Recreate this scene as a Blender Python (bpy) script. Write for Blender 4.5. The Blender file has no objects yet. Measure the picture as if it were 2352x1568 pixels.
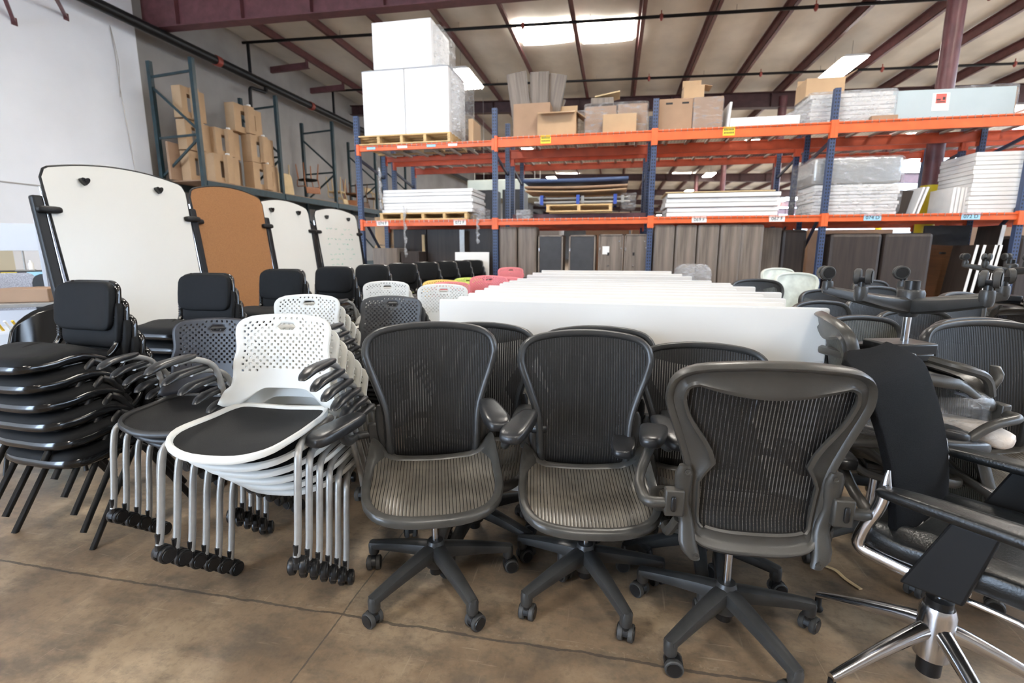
import bpy, bmesh, math, random
from mathutils import Vector, Matrix, Euler
PI = math.pi
R = math.radians
rnd = random.Random(7)
scn = bpy.context.scene
COL = scn.collection

# ------------------------------------------------------------------ camera
CAM_H = 1.33
cam = bpy.data.cameras.new('camera'); camo = bpy.data.objects.new('camera', cam); COL.objects.link(camo)
camo.location = (0, 0, CAM_H)
camo.rotation_euler = (R(90 - 10.385), 0, R(11.531))
cam.sensor_width = 36.0; cam.lens = 1134.6 / 2352 * 36.0
cam.clip_end = 200
cam.dof.use_dof = True; cam.dof.focus_distance = 1.9; cam.dof.aperture_fstop = 2.8
scn.camera = camo
# ------------------------------------------------------------------ colour management, world light
scn.view_settings.view_transform = 'Standard'; scn.view_settings.look = 'None'
scn.view_settings.exposure = 0.62; scn.view_settings.gamma = 1.0; scn.view_settings.use_curve_mapping = False
w = bpy.data.worlds.new('world'); scn.world = w; w.use_nodes = True
bg = w.node_tree.nodes['Background']; bg.inputs[0].default_value = (0.62, 0.78, 1.0, 1); bg.inputs[1].default_value = 14.5

# ------------------------------------------------------------------ materials
def nodes_of(name):
    m = bpy.data.materials.new(name); m.use_nodes = True
    nt = m.node_tree; b = nt.nodes['Principled BSDF']
    return m, nt, b
def N(nt, t, **kw):
    n = nt.nodes.new(t)
    for k, v in kw.items(): setattr(n, k, v)
    return n
def math_n(nt, op, a, b=None, c=None):
    n = N(nt, 'ShaderNodeMath', operation=op)
    for i, v in enumerate((a, b, c)):
        if v is None: continue
        if isinstance(v, (int, float)): n.inputs[i].default_value = v
        else: nt.links.new(v, n.inputs[i])
    return n.outputs[0]
def coords(nt): return N(nt, 'ShaderNodeTexCoord').outputs['Object']
def mapping(nt, vec, scale):
    n = N(nt, 'ShaderNodeMapping'); nt.links.new(vec, n.inputs[0]); n.inputs['Scale'].default_value = scale; return n.outputs[0]
def noise(nt, vec, scale, detail=4, rough=0.55):
    n = N(nt, 'ShaderNodeTexNoise'); nt.links.new(vec, n.inputs['Vector']); n.inputs['Scale'].default_value = scale
    n.inputs['Detail'].default_value = detail; n.inputs['Roughness'].default_value = rough; return n.outputs['Fac']
def ramp(nt, fac, stops):
    n = N(nt, 'ShaderNodeValToRGB'); nt.links.new(fac, n.inputs[0]); e = n.color_ramp.elements
    while len(e) < len(stops): e.new(0.5)
    for i, (p, c) in enumerate(stops): e[i].position = p; e[i].color = (*c, 1) if len(c) == 3 else c
    return n.outputs[0]
def mixc(nt, fac, a, b):
    n = N(nt, 'ShaderNodeMix', data_type='RGBA')
    for i, v in ((0, fac), (6, a), (7, b)):
        if isinstance(v, (int, float)): n.inputs[i].default_value = v
        elif isinstance(v, tuple): n.inputs[i].default_value = (*v, 1)
        else: nt.links.new(v, n.inputs[i])
    return n.outputs[2]
def setp(b, **kw):
    for k, v in kw.items(): b.inputs[k.replace('_', ' ')].default_value = v
def bump(nt, b, h, strength, dist=0.01):
    n = N(nt, 'ShaderNodeBump'); n.inputs['Strength'].default_value = strength; n.inputs['Distance'].default_value = dist
    nt.links.new(h, n.inputs['Height']); nt.links.new(n.outputs[0], b.inputs['Normal'])
def M(name, col, rough=0.5, metal=0.0, var=0.0, vscale=20.0, bmp=0.0, bscale=60.0, stretch=(1, 1, 1), coat=0.0, rvar=0.0, spec=0.5):
    """procedural surface: base colour varied by noise, optional bump and roughness variation"""
    m, nt, b = nodes_of(name)
    setp(b, Base_Color=(*col, 1), Roughness=rough, Metallic=metal, Specular_IOR_Level=spec)
    if coat: setp(b, Coat_Weight=coat, Coat_Roughness=0.15)
    c = mapping(nt, coords(nt), stretch)
    if var or rvar:
        f = noise(nt, c, vscale)
        if var:
            lo = tuple(x * (1 - var) for x in col); hi = tuple(min(1, x * (1 + var)) for x in col)
            nt.links.new(ramp(nt, f, [(0.3, lo), (0.7, hi)]), b.inputs['Base Color'])
        if rvar: nt.links.new(math_n(nt, 'MULTIPLY_ADD', f, 2 * rvar, rough - rvar), b.inputs['Roughness'])
    if bmp: bump(nt, b, noise(nt, c, bscale, 3), bmp)
    return m
def emit(name, col, strength):
    m, nt, b = nodes_of(name); setp(b, Base_Color=(*col, 1), Emission_Color=(*col, 1), Emission_Strength=strength); return m
def see_through(m, nt, b, hole):
    """hole: 1 where the surface is open"""
    tr = N(nt, 'ShaderNodeBsdfTransparent'); mx = N(nt, 'ShaderNodeMixShader')
    nt.links.new(hole, mx.inputs[0]); nt.links.new(b.outputs[0], mx.inputs[1]); nt.links.new(tr.outputs[0], mx.inputs[2])
    nt.links.new(mx.outputs[0], nt.nodes['Material Output'].inputs[0])
def pellicle(name, base, stripe, period, gap, openness, rough=0.45, along=1):
    """woven chair mesh: upholstery bands running down the chair, thin open rows between them"""
    m, nt, b = nodes_of(name); co = coords(nt); s = N(nt, 'ShaderNodeSeparateXYZ'); nt.links.new(co, s.inputs[0])
    fx = math_n(nt, 'FRACT', math_n(nt, 'DIVIDE', s.outputs[0], period))
    line = math_n(nt, 'LESS_THAN', math_n(nt, 'ABSOLUTE', math_n(nt, 'SUBTRACT', fx, 0.5)), gap / 2)
    fz = math_n(nt, 'FRACT', math_n(nt, 'DIVIDE', s.outputs[2 if along == 2 else 1], period * 0.45))
    tie = math_n(nt, 'GREATER_THAN', fz, 0.25)
    wear = noise(nt, co, 9, 3)
    nt.links.new(mixc(nt, line, ramp(nt, wear, [(0.3, tuple(x * 0.75 for x in base)), (0.7, tuple(x * 1.25 for x in base))]), stripe), b.inputs['Base Color'])
    setp(b, Roughness=rough, Specular_IOR_Level=0.3)
    bump(nt, b, math_n(nt, 'ABSOLUTE', math_n(nt, 'SUBTRACT', fx, 0.5)), 0.4, 0.004)
    see_through(m, nt, b, math_n(nt, 'MULTIPLY', math_n(nt, 'MULTIPLY', line, tie), openness))
    return m
def punched_post(name, col):
    """painted rack steel with two columns of punched keyholes"""
    m, nt, b = nodes_of(name); co = coords(nt); s = N(nt, 'ShaderNodeSeparateXYZ'); nt.links.new(co, s.inputs[0])
    ax = math_n(nt, 'ABSOLUTE', s.outputs[0]); ay = math_n(nt, 'ABSOLUTE', s.outputs[1])
    cx = math_n(nt, 'LESS_THAN', math_n(nt, 'ABSOLUTE', math_n(nt, 'SUBTRACT', ax, 0.018)), 0.009)
    fz = math_n(nt, 'FRACT', math_n(nt, 'DIVIDE', s.outputs[2], 0.05))
    hz = math_n(nt, 'LESS_THAN', math_n(nt, 'ABSOLUTE', math_n(nt, 'SUBTRACT', fz, 0.5)), 0.26)
    nt.links.new(mixc(nt, math_n(nt, 'MULTIPLY', cx, hz), col, (0.01, 0.01, 0.012)), b.inputs['Base Color']); setp(b, Roughness=0.45)
    return m
def laminate(name, c1, c2, rough=0.5, axis=(60, 60, 2.0)):
    m, nt, b = nodes_of(name); co = mapping(nt, coords(nt), axis); f = noise(nt, co, 1.0, 5, 0.6)
    nt.links.new(ramp(nt, f, [(0.3, c1), (0.7, c2)]), b.inputs['Base Color']); setp(b, Roughness=rough); return m
def wrap_film(name, clear=0.86):
    """stretch film: mostly clear, with bright creases"""
    m, nt, b = nodes_of(name); co = mapping(nt, coords(nt), (7, 7, 22)); f = noise(nt, co, 1.0, 5, 0.65)
    setp(b, Base_Color=(0.55, 0.56, 0.58, 1), Roughness=0.10); bump(nt, b, f, 0.9, 0.02)
    see_through(m, nt, b, ramp(nt, f, [(0.50, (clear,) * 3), (0.70, (clear * 0.35,) * 3)])); return m
def concrete_floor():
    m, nt, b = nodes_of('sealed_concrete'); co = coords(nt); s = N(nt, 'ShaderNodeSeparateXYZ'); nt.links.new(co, s.inputs[0])
    big = noise(nt, co, 1.7, 7, 0.66); mid = noise(nt, mapping(nt, co, (1.0, 1.8, 1.0)), 3.6, 7, 0.68); fine = noise(nt, co, 70, 3)
    c = ramp(nt, big, [(0.34, (0.135, 0.086, 0.050)), (0.5, (0.245, 0.165, 0.098)), (0.64, (0.41, 0.30, 0.19))])
    c = mixc(nt, math_n(nt, 'MULTIPLY', ramp(nt, mid, [(0.46, (0, 0, 0)), (0.64, (1, 1, 1))]), 0.8), c, (0.085, 0.062, 0.044))
    c = mixc(nt, math_n(nt, 'MULTIPLY', fine, 0.3), c, (0.30, 0.25, 0.19))
    grit = noise(nt, co, 26, 8, 0.75)
    c = mixc(nt, math_n(nt, 'MULTIPLY', ramp(nt, grit, [(0.50, (0, 0, 0)), (0.66, (1, 1, 1))]), 0.45), c, (0.10, 0.072, 0.050))
    sc = noise(nt, mapping(nt, co, (70, 3.5, 1)), 1.0, 3, 0.5); sc2 = noise(nt, mapping(nt, co, (4, 60, 1)), 1.0, 3, 0.5)
    c = mixc(nt, math_n(nt, 'MULTIPLY', ramp(nt, math_n(nt, 'MAXIMUM', sc, sc2), [(0.66, (0, 0, 0)), (0.72, (1, 1, 1))]), 0.35), c, (0.44, 0.35, 0.25))
    wob = noise(nt, co, 6, 4)
    w1 = math_n(nt, 'MULTIPLY', math_n(nt, 'SUBTRACT', wob, 0.5), 0.035)
    def joint(axis_out, at, width):
        d = math_n(nt, 'ABSOLUTE', math_n(nt, 'ADD', math_n(nt, 'SUBTRACT', axis_out, at), w1))
        return math_n(nt, 'LESS_THAN', d, width)
    crumb = math_n(nt, 'MULTIPLY', noise(nt, co, 40, 3), 0.011)
    jy = math_n(nt, 'LESS_THAN', math_n(nt, 'ABSOLUTE', math_n(nt, 'ADD', math_n(nt, 'SUBTRACT', s.outputs[1], 1.463), w1)), crumb)
    jx = math_n(nt, 'LESS_THAN', math_n(nt, 'ABSOLUTE', math_n(nt, 'ADD', math_n(nt, 'SUBTRACT', s.outputs[0], -0.945), math_n(nt, 'MULTIPLY', w1, 0.5))), math_n(nt, 'MULTIPLY', crumb, 0.55))
    j = math_n(nt, 'MAXIMUM', jx, jy)
    c = mixc(nt, math_n(nt, 'MULTIPLY', j, 0.72), c, (0.055, 0.047, 0.040))
    ed = math_n(nt, 'MULTIPLY', math_n(nt, 'LESS_THAN', math_n(nt, 'ABSOLUTE', math_n(nt, 'ADD', math_n(nt, 'SUBTRACT', s.outputs[1], 1.488), w1)), math_n(nt, 'MULTIPLY', crumb, 1.1)), math_n(nt, 'GREATER_THAN', noise(nt, co, 55, 2), 0.56))
    c = mixc(nt, math_n(nt, 'MULTIPLY', ed, 0.22), c, (0.42, 0.35, 0.26))
    spots = ramp(nt, noise(nt, co, 4.3, 2), [(0.70, (0, 0, 0)), (0.735, (1, 1, 1))])
    c = mixc(nt, math_n(nt, 'MULTIPLY', spots, 0.55), c, (0.07, 0.055, 0.045))
    nt.links.new(c, b.inputs['Base Color'])
    nt.links.new(math_n(nt, 'MULTIPLY_ADD', mid, 0.25, 0.30), b.inputs['Roughness'])
    bump(nt, b, math_n(nt, 'SUBTRACT', math_n(nt, 'MULTIPLY', fine, 0.25), j), 0.25, 0.006)
    return m

MT = dict(
    floor=concrete_floor(),
    wall_white=M('white_wall_paint', (0.90, 0.92, 0.96), 0.75, var=0.03, vscale=1.2),
    wall_grey=M('grey_wall', (0.34, 0.325, 0.31), 0.8, var=0.15, vscale=0.9),  # one grey, darker than the white stretch of the left wall
    wall_cream=M('cream_wall_paint', (0.66, 0.60, 0.45), 0.8, var=0.05, vscale=1.0),
    ceiling=M('roof_insulation', (0.74, 0.71, 0.65), 0.55, var=0.16, vscale=0.8, bmp=0.25, bscale=1.6, stretch=(1.2, 0.8, 1)),
    maroon=M('maroon_steel_paint', (0.135, 0.048, 0.052), 0.45, var=0.25, vscale=6),
    maroon_dark=M('dark_maroon_steel_paint', (0.065, 0.026, 0.026), 0.5, var=0.25, vscale=6),
    black_pipe=M('black_pipe_paint', (0.008, 0.008, 0.009), 0.4, spec=0.3),
    red_fit=M('red_pipe_fitting_paint', (0.28, 0.05, 0.035), 0.5),
    yellow=M('yellow_safety_paint', (0.72, 0.55, 0.01), 0.45),
    blue_post=punched_post('blue_rack_paint', (0.040, 0.066, 0.145)),
    blue=M('blue_rack_brace_paint', (0.028, 0.040, 0.075), 0.45),
    green_post=M('green_rack_paint', (0.013, 0.034, 0.042), 0.45, var=0.3, vscale=10),
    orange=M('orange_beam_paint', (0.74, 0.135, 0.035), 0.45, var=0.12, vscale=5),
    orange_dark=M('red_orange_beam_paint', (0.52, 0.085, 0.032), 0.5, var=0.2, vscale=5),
    wire=M('galvanised_wire', (0.42, 0.40, 0.37), 0.4, 0.8),
    pallet=M('pallet_pine', (0.66, 0.46, 0.22), 0.7, var=0.2, vscale=4, stretch=(1, 8, 8)),
    carton=M('cardboard', (0.48, 0.32, 0.185), 0.8, var=0.08, vscale=3),
    carton2=M('brown_cardboard', (0.34, 0.215, 0.135), 0.75, var=0.1, vscale=3),
    carton_in=M('cardboard_inside', (0.30, 0.19, 0.10), 0.85),
    film=wrap_film('stretch_film'), film_thick=wrap_film('thick_stretch_film', 0.68),
    whitebox=M('white_carton', (0.86, 0.86, 0.86), 0.5, var=0.03, vscale=3),
    slab=M('white_board_edges', (0.80, 0.79, 0.77), 0.5, var=0.06, vscale=6),
    panel=M('white_laminate', (0.86, 0.83, 0.775), 0.32, var=0.012, vscale=2),
    lam=laminate('grey_oak_laminate', (0.115, 0.092, 0.075), (0.245, 0.200, 0.165), axis=(26, 26, 1.3)),
    lam_dark=laminate('dark_walnut_laminate', (0.022, 0.015, 0.0125), (0.046, 0.032, 0.026), axis=(26, 26, 1.3)),
    lam_edge=M('laminate_edge', (0.06, 0.052, 0.048), 0.5),
    charcoal=M('charcoal_painted_board', (0.042, 0.043, 0.047), 0.55, var=0.15, vscale=12),
    black_in=M('cabinet_interior', (0.014, 0.013, 0.013), 0.7),
    steel_grey=M('grey_blue_panel', (0.42, 0.50, 0.53), 0.45, var=0.03, vscale=3),
    chrome=M('chrome', (0.66, 0.66, 0.68), 0.17, 1.0, rvar=0.07, vscale=14),
    gas=M('gas_lift_steel', (0.62, 0.62, 0.64), 0.22, 1.0),
    silver=M('silver_tube_paint', (0.34, 0.335, 0.32), 0.38, 0.35, var=0.08, vscale=30),
    graphite=M('graphite_plastic', (0.036, 0.0355, 0.0345), 0.35, var=0.15, vscale=25, bmp=0.04, bscale=220, rvar=0.06),
    graphite_worn=M('worn_graphite_plastic', (0.050, 0.0475, 0.0425), 0.33, var=0.2, vscale=14, bmp=0.04, bscale=220),
    taupe=M('taupe_graphite_plastic', (0.046, 0.0425, 0.037), 0.36, var=0.12, vscale=14, bmp=0.05, bscale=200),
    black_pl=M('black_plastic', (0.009, 0.009, 0.0095), 0.36, rvar=0.08, vscale=20),
    tread=M('grey_caster_tread', (0.045, 0.043, 0.040), 0.6),
    pu=M('black_armrest_foam', (0.018, 0.0185, 0.020), 0.32, bmp=0.05, bscale=160, rvar=0.08, vscale=12),
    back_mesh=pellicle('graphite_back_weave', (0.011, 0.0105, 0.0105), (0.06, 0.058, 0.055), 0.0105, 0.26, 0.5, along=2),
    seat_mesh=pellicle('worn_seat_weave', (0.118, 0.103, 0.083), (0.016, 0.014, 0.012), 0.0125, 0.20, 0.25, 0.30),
    olive_mesh=pellicle('olive_back_weave', (0.075, 0.073, 0.058), (0.03, 0.03, 0.027), 0.0105, 0.3, 0.3, along=2),
    light_mesh=pellicle('pale_green_weave', (0.62, 0.66, 0.58), (0.55, 0.58, 0.52), 0.011, 0.25, 0.15, along=2),
    light_frame=M('pale_green_plastic', (0.66, 0.69, 0.62), 0.45),
    dark_fabric=M('charcoal_knit', (0.034, 0.036, 0.039), 0.7, spec=0.25, var=0.1, vscale=300, bmp=0.1, bscale=400),
    shell_white=M('white_moulded_plastic', (0.70, 0.69, 0.64), 0.45), shell_black=M('black_moulded_plastic', (0.024, 0.024, 0.029), 0.45),
    shell_grey=M('grey_moulded_plastic', (0.045, 0.046, 0.049), 0.45), shell_red=M('coral_moulded_plastic', (0.70, 0.19, 0.21), 0.45),
    shell_yellow=M('yellow_moulded_plastic', (0.82, 0.54, 0.15), 0.45), shell_lime=M('lime_moulded_plastic', (0.58, 0.68, 0.14), 0.45),
    ring_white=M('white_seat_plastic', (0.70, 0.69, 0.64), 0.42), ring_black=M('black_seat_plastic', (0.022, 0.022, 0.023), 0.42),
    ring_red=M('coral_seat_plastic', (0.70, 0.15, 0.17), 0.45), ring_yellow=M('yellow_seat_plastic', (0.84, 0.56, 0.15), 0.45), ring_lime=M('lime_seat_plastic', (0.6, 0.7, 0.14), 0.45),
    seat_net=M('black_seat_net', (0.012, 0.012, 0.0125), 0.6, spec=0.25, bmp=0.5, bscale=420),
    fabric=M('black_upholstery', (0.0045, 0.005, 0.006), 0.7, spec=0.22, var=0.15, vscale=40, bmp=0.12, bscale=500),
    gloss=M('black_gloss_plastic', (0.005, 0.005, 0.0055), 0.16, coat=0.3),
    leather=M('black_leather', (0.007, 0.008, 0.0085), 0.30, bmp=0.12, bscale=180, rvar=0.06, vscale=18),
    net_black=M('black_net_back', (0.005, 0.005, 0.0054), 0.8, spec=0.08, bmp=0.5, bscale=500),
    wb=M('whiteboard_enamel', (0.76, 0.75, 0.69), 0.24, var=0.01, vscale=2),
    cork=M('cork', (0.32, 0.145, 0.052), 0.8, var=0.16, vscale=160),
    trim=M('black_trim', (0.008, 0.008, 0.0085), 0.45, spec=0.3),
    grey_cloth=M('grey_panel_cloth', (0.36, 0.38, 0.44), 0.9, var=0.5, vscale=120),
    grey_frame=M('grey_panel_frame', (0.55, 0.58, 0.64), 0.5),
    pale_wood=M('pale_wood', (0.60, 0.45, 0.25), 0.6, var=0.1, vscale=6), red_wood=M('reddish_wood', (0.33, 0.13, 0.055), 0.55, var=0.15, vscale=8),
    brown_wood=M('brown_wood', (0.11, 0.045, 0.016), 0.5, var=0.2, vscale=5, stretch=(1, 1, 6)),
    silver_film=M('silver_bubble_film', (0.55, 0.56, 0.56), 0.25, 0.6, bmp=0.8, bscale=9, stretch=(1, 1, 3)),
    white_tube=M('white_tag', (0.85, 0.85, 0.82), 0.6), blue_tag=M('light_blue_tag', (0.35, 0.62, 0.78), 0.6), yellow_tag=M('yellow_tag', (0.80, 0.62, 0.05), 0.6),
    ink=M('black_ink', (0.03, 0.03, 0.03), 0.7), green_ink=M('green_marker', (0.10, 0.50, 0.32), 0.7), red_print=M('red_print', (0.55, 0.12, 0.10), 0.7),
    blue_strap=M('blue_strap', (0.02, 0.06, 0.32), 0.5), navy=M('navy_sheet', (0.06, 0.09, 0.18), 0.4), wrap_white=M('foam_wrap', (0.72, 0.64, 0.56), 0.5, bmp=0.6, bscale=40),
    lamp=emit('fluorescent_diffuser', (1.0, 0.95, 0.87), 48.0), sky=emit('skylight_daylight', (1.0, 0.98, 0.93), 16.0),
    cyan=M('cyan_plastic', (0.05, 0.42, 0.60), 0.4), pencil=M('pencil_yellow', (0.80, 0.52, 0.05), 0.5), bin=M('pale_grey_plastic', (0.62, 0.66, 0.72), 0.4), duct=M('galvanised_duct', (0.42, 0.45, 0.40), 0.45, 0.3, var=0.1, vscale=2),
)

# ------------------------------------------------------------------ mesh building
def sgn(v): return -1.0 if v < 0 else 1.0
class MB:
    def __init__(s): s.v = []; s.f = []; s.mi = []
    def add(s, vs, fs, m=0):
        k = len(s.v); s.v += [tuple(p) for p in vs]; s.f += [tuple(i + k for i in f) for f in fs]; s.mi += [m] * len(fs); return s
    def box(s, c, d, rot=None, m=0):
        hx, hy, hz = d[0] / 2, d[1] / 2, d[2] / 2
        P = [Vector((x, y, z)) for z in (-hz, hz) for y in (-hy, hy) for x in (-hx, hx)]
        if rot is not None:
            q = rot if isinstance(rot, Matrix) else Euler(rot).to_matrix()
            P = [q @ p for p in P]
        c = Vector(c)
        return s.add([p + c for p in P], [(0, 2, 3, 1), (4, 5, 7, 6), (0, 1, 5, 4), (2, 6, 7, 3), (0, 4, 6, 2), (1, 3, 7, 5)], m)
    def bar(s, a, b, wd, ht, m=0, up=(0, 0, 1)):
        a, b = Vector(a), Vector(b); d = b - a; L = d.length; d.normalize(); u = Vector(up)
        x = d.cross(u)
        if x.length < 1e-4: x = d.cross(Vector((1, 0, 0)))
        x.normalize(); z = x.cross(d)
        q = Matrix((x, d, z)).transposed()
        return s.box((a + b) / 2, (wd, L, ht), q, m)
    def loft(s, rings, closed=True, caps=True, loop=False, m=0):
        n = len(rings[0]); fs = []; k = len(rings)
        for i in range(k if loop else k - 1):
            for j in range(n if closed else n - 1):
                a, b = i * n + j, i * n + (j + 1) % n; i2 = (i + 1) % k
                fs.append((a, b, i2 * n + (j + 1) % n, i2 * n + j))
        if caps and not loop and closed: fs += [tuple(range(n - 1, -1, -1)), tuple((k - 1) * n + j for j in range(n))]
        return s.add([p for r in rings for p in r], fs, m)
    def tube(s, pts, r, n=8, ry=None, m=0, caps=True):
        pts = [Vector(p) for p in pts]; k = len(pts); T = []
        for i in range(k):
            d = pts[min(i + 1, k - 1)] - pts[max(i - 1, 0)]; T.append(d.normalized())
        u = T[0].orthogonal().normalized()
        if ry is not None:
            u = Vector((1, 0, 0)) - T[0] * T[0].x
            u = u.normalized() if u.length > 1e-3 else T[0].orthogonal().normalized()
        rings = []
        for i in range(k):
            if i: u = (u - T[i] * u.dot(T[i])).normalized()
            v = T[i].cross(u); ri = r[i] if isinstance(r, (list, tuple)) else r; rj = ri if ry is None else (ry[i] if isinstance(ry, (list, tuple)) else ry)
            rings.append([pts[i] + u * (ri * math.cos(2 * PI * j / n)) + v * (rj * math.sin(2 * PI * j / n)) for j in range(n)])
        return s.loft(rings, caps=caps, m=m)
    def lathe(s, prof, c=(0, 0, 0), axis='z', n=16, m=0):
        rings = []
        for r, h in prof:
            ring = []
            for j in range(n):
                a = 2 * PI * j / n; p = (r * math.cos(a), r * math.sin(a), h)
                p = {'z': p, 'x': (p[2], p[0], p[1]), 'y': (p[0], p[2], p[1])}[axis]
                ring.append(Vector(p) + Vector(c))
            rings.append(ring)
        return s.loft(rings, m=m)
    def prism(s, outline, d0, d1, plane='xz', m=0):
        f = {'xz': lambda a, b, d: (a, d, b), 'xy': lambda a, b, d: (a, b, d), 'yz': lambda a, b, d: (d, a, b)}[plane]
        return s.loft([[f(a, b, d0) for a, b in outline], [f(a, b, d1) for a, b in outline]], m=m)
    def grid(s, fn, nu, nv, m=0, thick=None):
        P = [Vector(fn(i / nu, j / nv)) for i in range(nu + 1) for j in range(nv + 1)]; q = nv + 1
        F = [(i * q + j, (i + 1) * q + j, (i + 1) * q + j + 1, i * q + j + 1) for i in range(nu) for j in range(nv)]
        s.add(P, F, m)
        return s
    def blob(s, c, a, b, d, e1=0.5, e2=0.5, nu=16, nv=10, fn=None, m=0):
        """rounded cushion (superellipsoid); fn bends a local point"""
        pw = lambda t, e: sgn(t) * abs(t) ** e
        rings = []
        for i in range(1, nv):
            ph = -PI / 2 + PI * i / nv; ring = []
            for j in range(nu):
                t = 2 * PI * j / nu
                p = Vector((a * pw(math.cos(ph), e1) * pw(math.cos(t), e2), b * pw(math.cos(ph), e1) * pw(math.sin(t), e2), d * pw(math.sin(ph), e1)))
                if fn: p = Vector(fn(p))
                ring.append(p + Vector(c))
            rings.append(ring)
        return s.loft(rings, m=m)
    def build(s, name, mats, parent=None, smooth=40, loc=None, rot=None, bevel=0, solid=0, kind=None):
        me = bpy.data.meshes.new(name); me.from_pydata(s.v, [], s.f); me.update()
        bm = bmesh.new(); bm.from_mesh(me); bmesh.ops.recalc_face_normals(bm, faces=bm.faces); bm.to_mesh(me); bm.free()
        mats = mats if isinstance(mats, (list, tuple)) else [mats]
        for x in mats: me.materials.append(MT[x] if isinstance(x, str) else x)
        if len(mats) > 1: me.polygons.foreach_set('material_index', s.mi)
        if smooth:
            me.polygons.foreach_set('use_smooth', [True] * len(me.polygons)); me.set_sharp_from_angle(angle=R(smooth))
        o = bpy.data.objects.new(name, me); COL.objects.link(o)
        if parent is not None: o.parent = parent
        if loc is not None: o.location = loc
        if rot is not None: o.rotation_euler = rot
        if solid: md = o.modifiers.new('solid', 'SOLIDIFY'); md.thickness = solid; md.offset = 0
        if bevel:
            md = o.modifiers.new('bevel', 'BEVEL'); md.width = bevel; md.segments = 2; md.limit_method = 'ANGLE'; md.angle_limit = R(40)
        if kind: o['kind'] = kind
        return o
def thing(name, label, cat, loc=(0, 0, 0), rotz=0.0, group=None):
    o = bpy.data.objects.new(name, None); COL.objects.link(o); o.empty_display_size = 0.1
    o.location = loc; o.rotation_euler = (0, 0, R(rotz)); return tag(o, label, cat, group)
def tag(o, label, cat, group=None):
    o['label'] = label; o['category'] = cat
    if group: o['group'] = group
    return o
def struct(o): o['kind'] = 'structure'; return o
def dup(root, loc=None, rotz=None, label=None, group=None):
    """a copy of a thing with copies of its parts and sub-parts"""
    r = root.copy(); COL.objects.link(r)
    if loc is not None: r.location = loc
    if rotz is not None: r.rotation_euler = (0, 0, R(rotz))
    if label: r['label'] = label
    if group: r['group'] = group
    for ch in list(root.children):
        c = ch.copy(); COL.objects.link(c); c.parent = r
        for g in list(ch.children):
            d = g.copy(); COL.objects.link(d); d.parent = c
    return r
def spline(pts, n, closed=True):
    """Catmull-Rom curve through pts"""
    P = [Vector(p) for p in pts]; k = len(P); out = []
    segs = k if closed else k - 1
    for i in range(segs):
        g = (lambda t: P[t % k]) if closed else (lambda t: P[max(0, min(k - 1, t))])
        p0, p1, p2, p3 = g(i - 1), g(i), g(i + 1), g(i + 2)
        for j in range(n):
            t = j / n
            out.append(0.5 * ((2 * p1) + (p2 - p0) * t + (2 * p0 - 5 * p1 + 4 * p2 - p3) * t * t + (3 * p1 - p0 - 3 * p2 + p3) * t ** 3))
    if not closed: out.append(P[-1])
    return out
def arc(pts, rad=0.04, n=5):
    """polyline with rounded corners"""
    P = [Vector(p) for p in pts]; out = [P[0]]
    for i in range(1, len(P) - 1):
        a, b, c = P[i - 1], P[i], P[i + 1]; u = (a - b); v = (c - b); r1 = min(rad, u.length * 0.45, v.length * 0.45)
        p, q = b + u.normalized() * r1, b + v.normalized() * r1
        for j in range(n + 1):
            t = j / n; out.append(p * (1 - t) ** 2 + b * 2 * t * (1 - t) + q * t * t)
    out.append(P[-1]); return out
def smooth01(t): t = max(0.0, min(1.0, t)); return t * t * (3 - 2 * t)
def rail_frame(mb, outline, S, nrm, section, m=0):
    """closed frame: section of (inward, behind) swept round a 2-D outline lying on surface S"""
    k = len(outline); rings = []
    area = sum(outline[i].x * outline[(i + 1) % k].y - outline[(i + 1) % k].x * outline[i].y for i in range(k))
    for i in range(k):
        d = (outline[(i + 1) % k] - outline[i - 1]).normalized(); nin = Vector((-d.y, d.x)) * (1 if area > 0 else -1)
        ring = []
        for q in section:
            a, t = q(outline[i]) if callable(q) else q
            p = outline[i] + nin * a; ring.append(S(p.x, p.y) + nrm(p.x, p.y) * t)
        rings.append(ring)
    mb.loft(rings, loop=True, m=m)
def membrane(mb, outline, S, nrm, inset, depth=0.0, rings=7, m=0):
    """surface filling an outline, shrunk ring by ring to its centre line"""
    k = len(outline); cx = sum(p.x for p in outline) / k; cy = sum(p.y for p in outline) / k; c = Vector((cx, cy)); R_ = []
    for r in range(rings):
        t = r / rings; ring = []
        for p in outline:
            q = c + (p - c) * (1 - inset) * (1 - t); ring.append(S(q.x, q.y) + nrm(q.x, q.y) * depth)
        R_.append(ring)
    n0 = len(mb.v); mb.loft(R_, caps=False, m=m)
    last = n0 + (rings - 1) * k; mb.v.append(tuple(S(cx, cy) + nrm(cx, cy) * depth)); ci = len(mb.v) - 1
    for j in range(k): mb.f.append((last + j, last + (j + 1) % k, ci)); mb.mi.append(m)
ORD = ['topmost', 'second from the top', 'third from the top', 'fourth from the top', 'fifth from the top', 'sixth from the top', 'seventh from the top', 'eighth from the top']
NTH = ['nearest', 'second', 'third', 'fourth', 'fifth', 'sixth', 'seventh', 'eighth', 'ninth', 'tenth', 'eleventh', 'twelfth', 'thirteenth']

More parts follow.
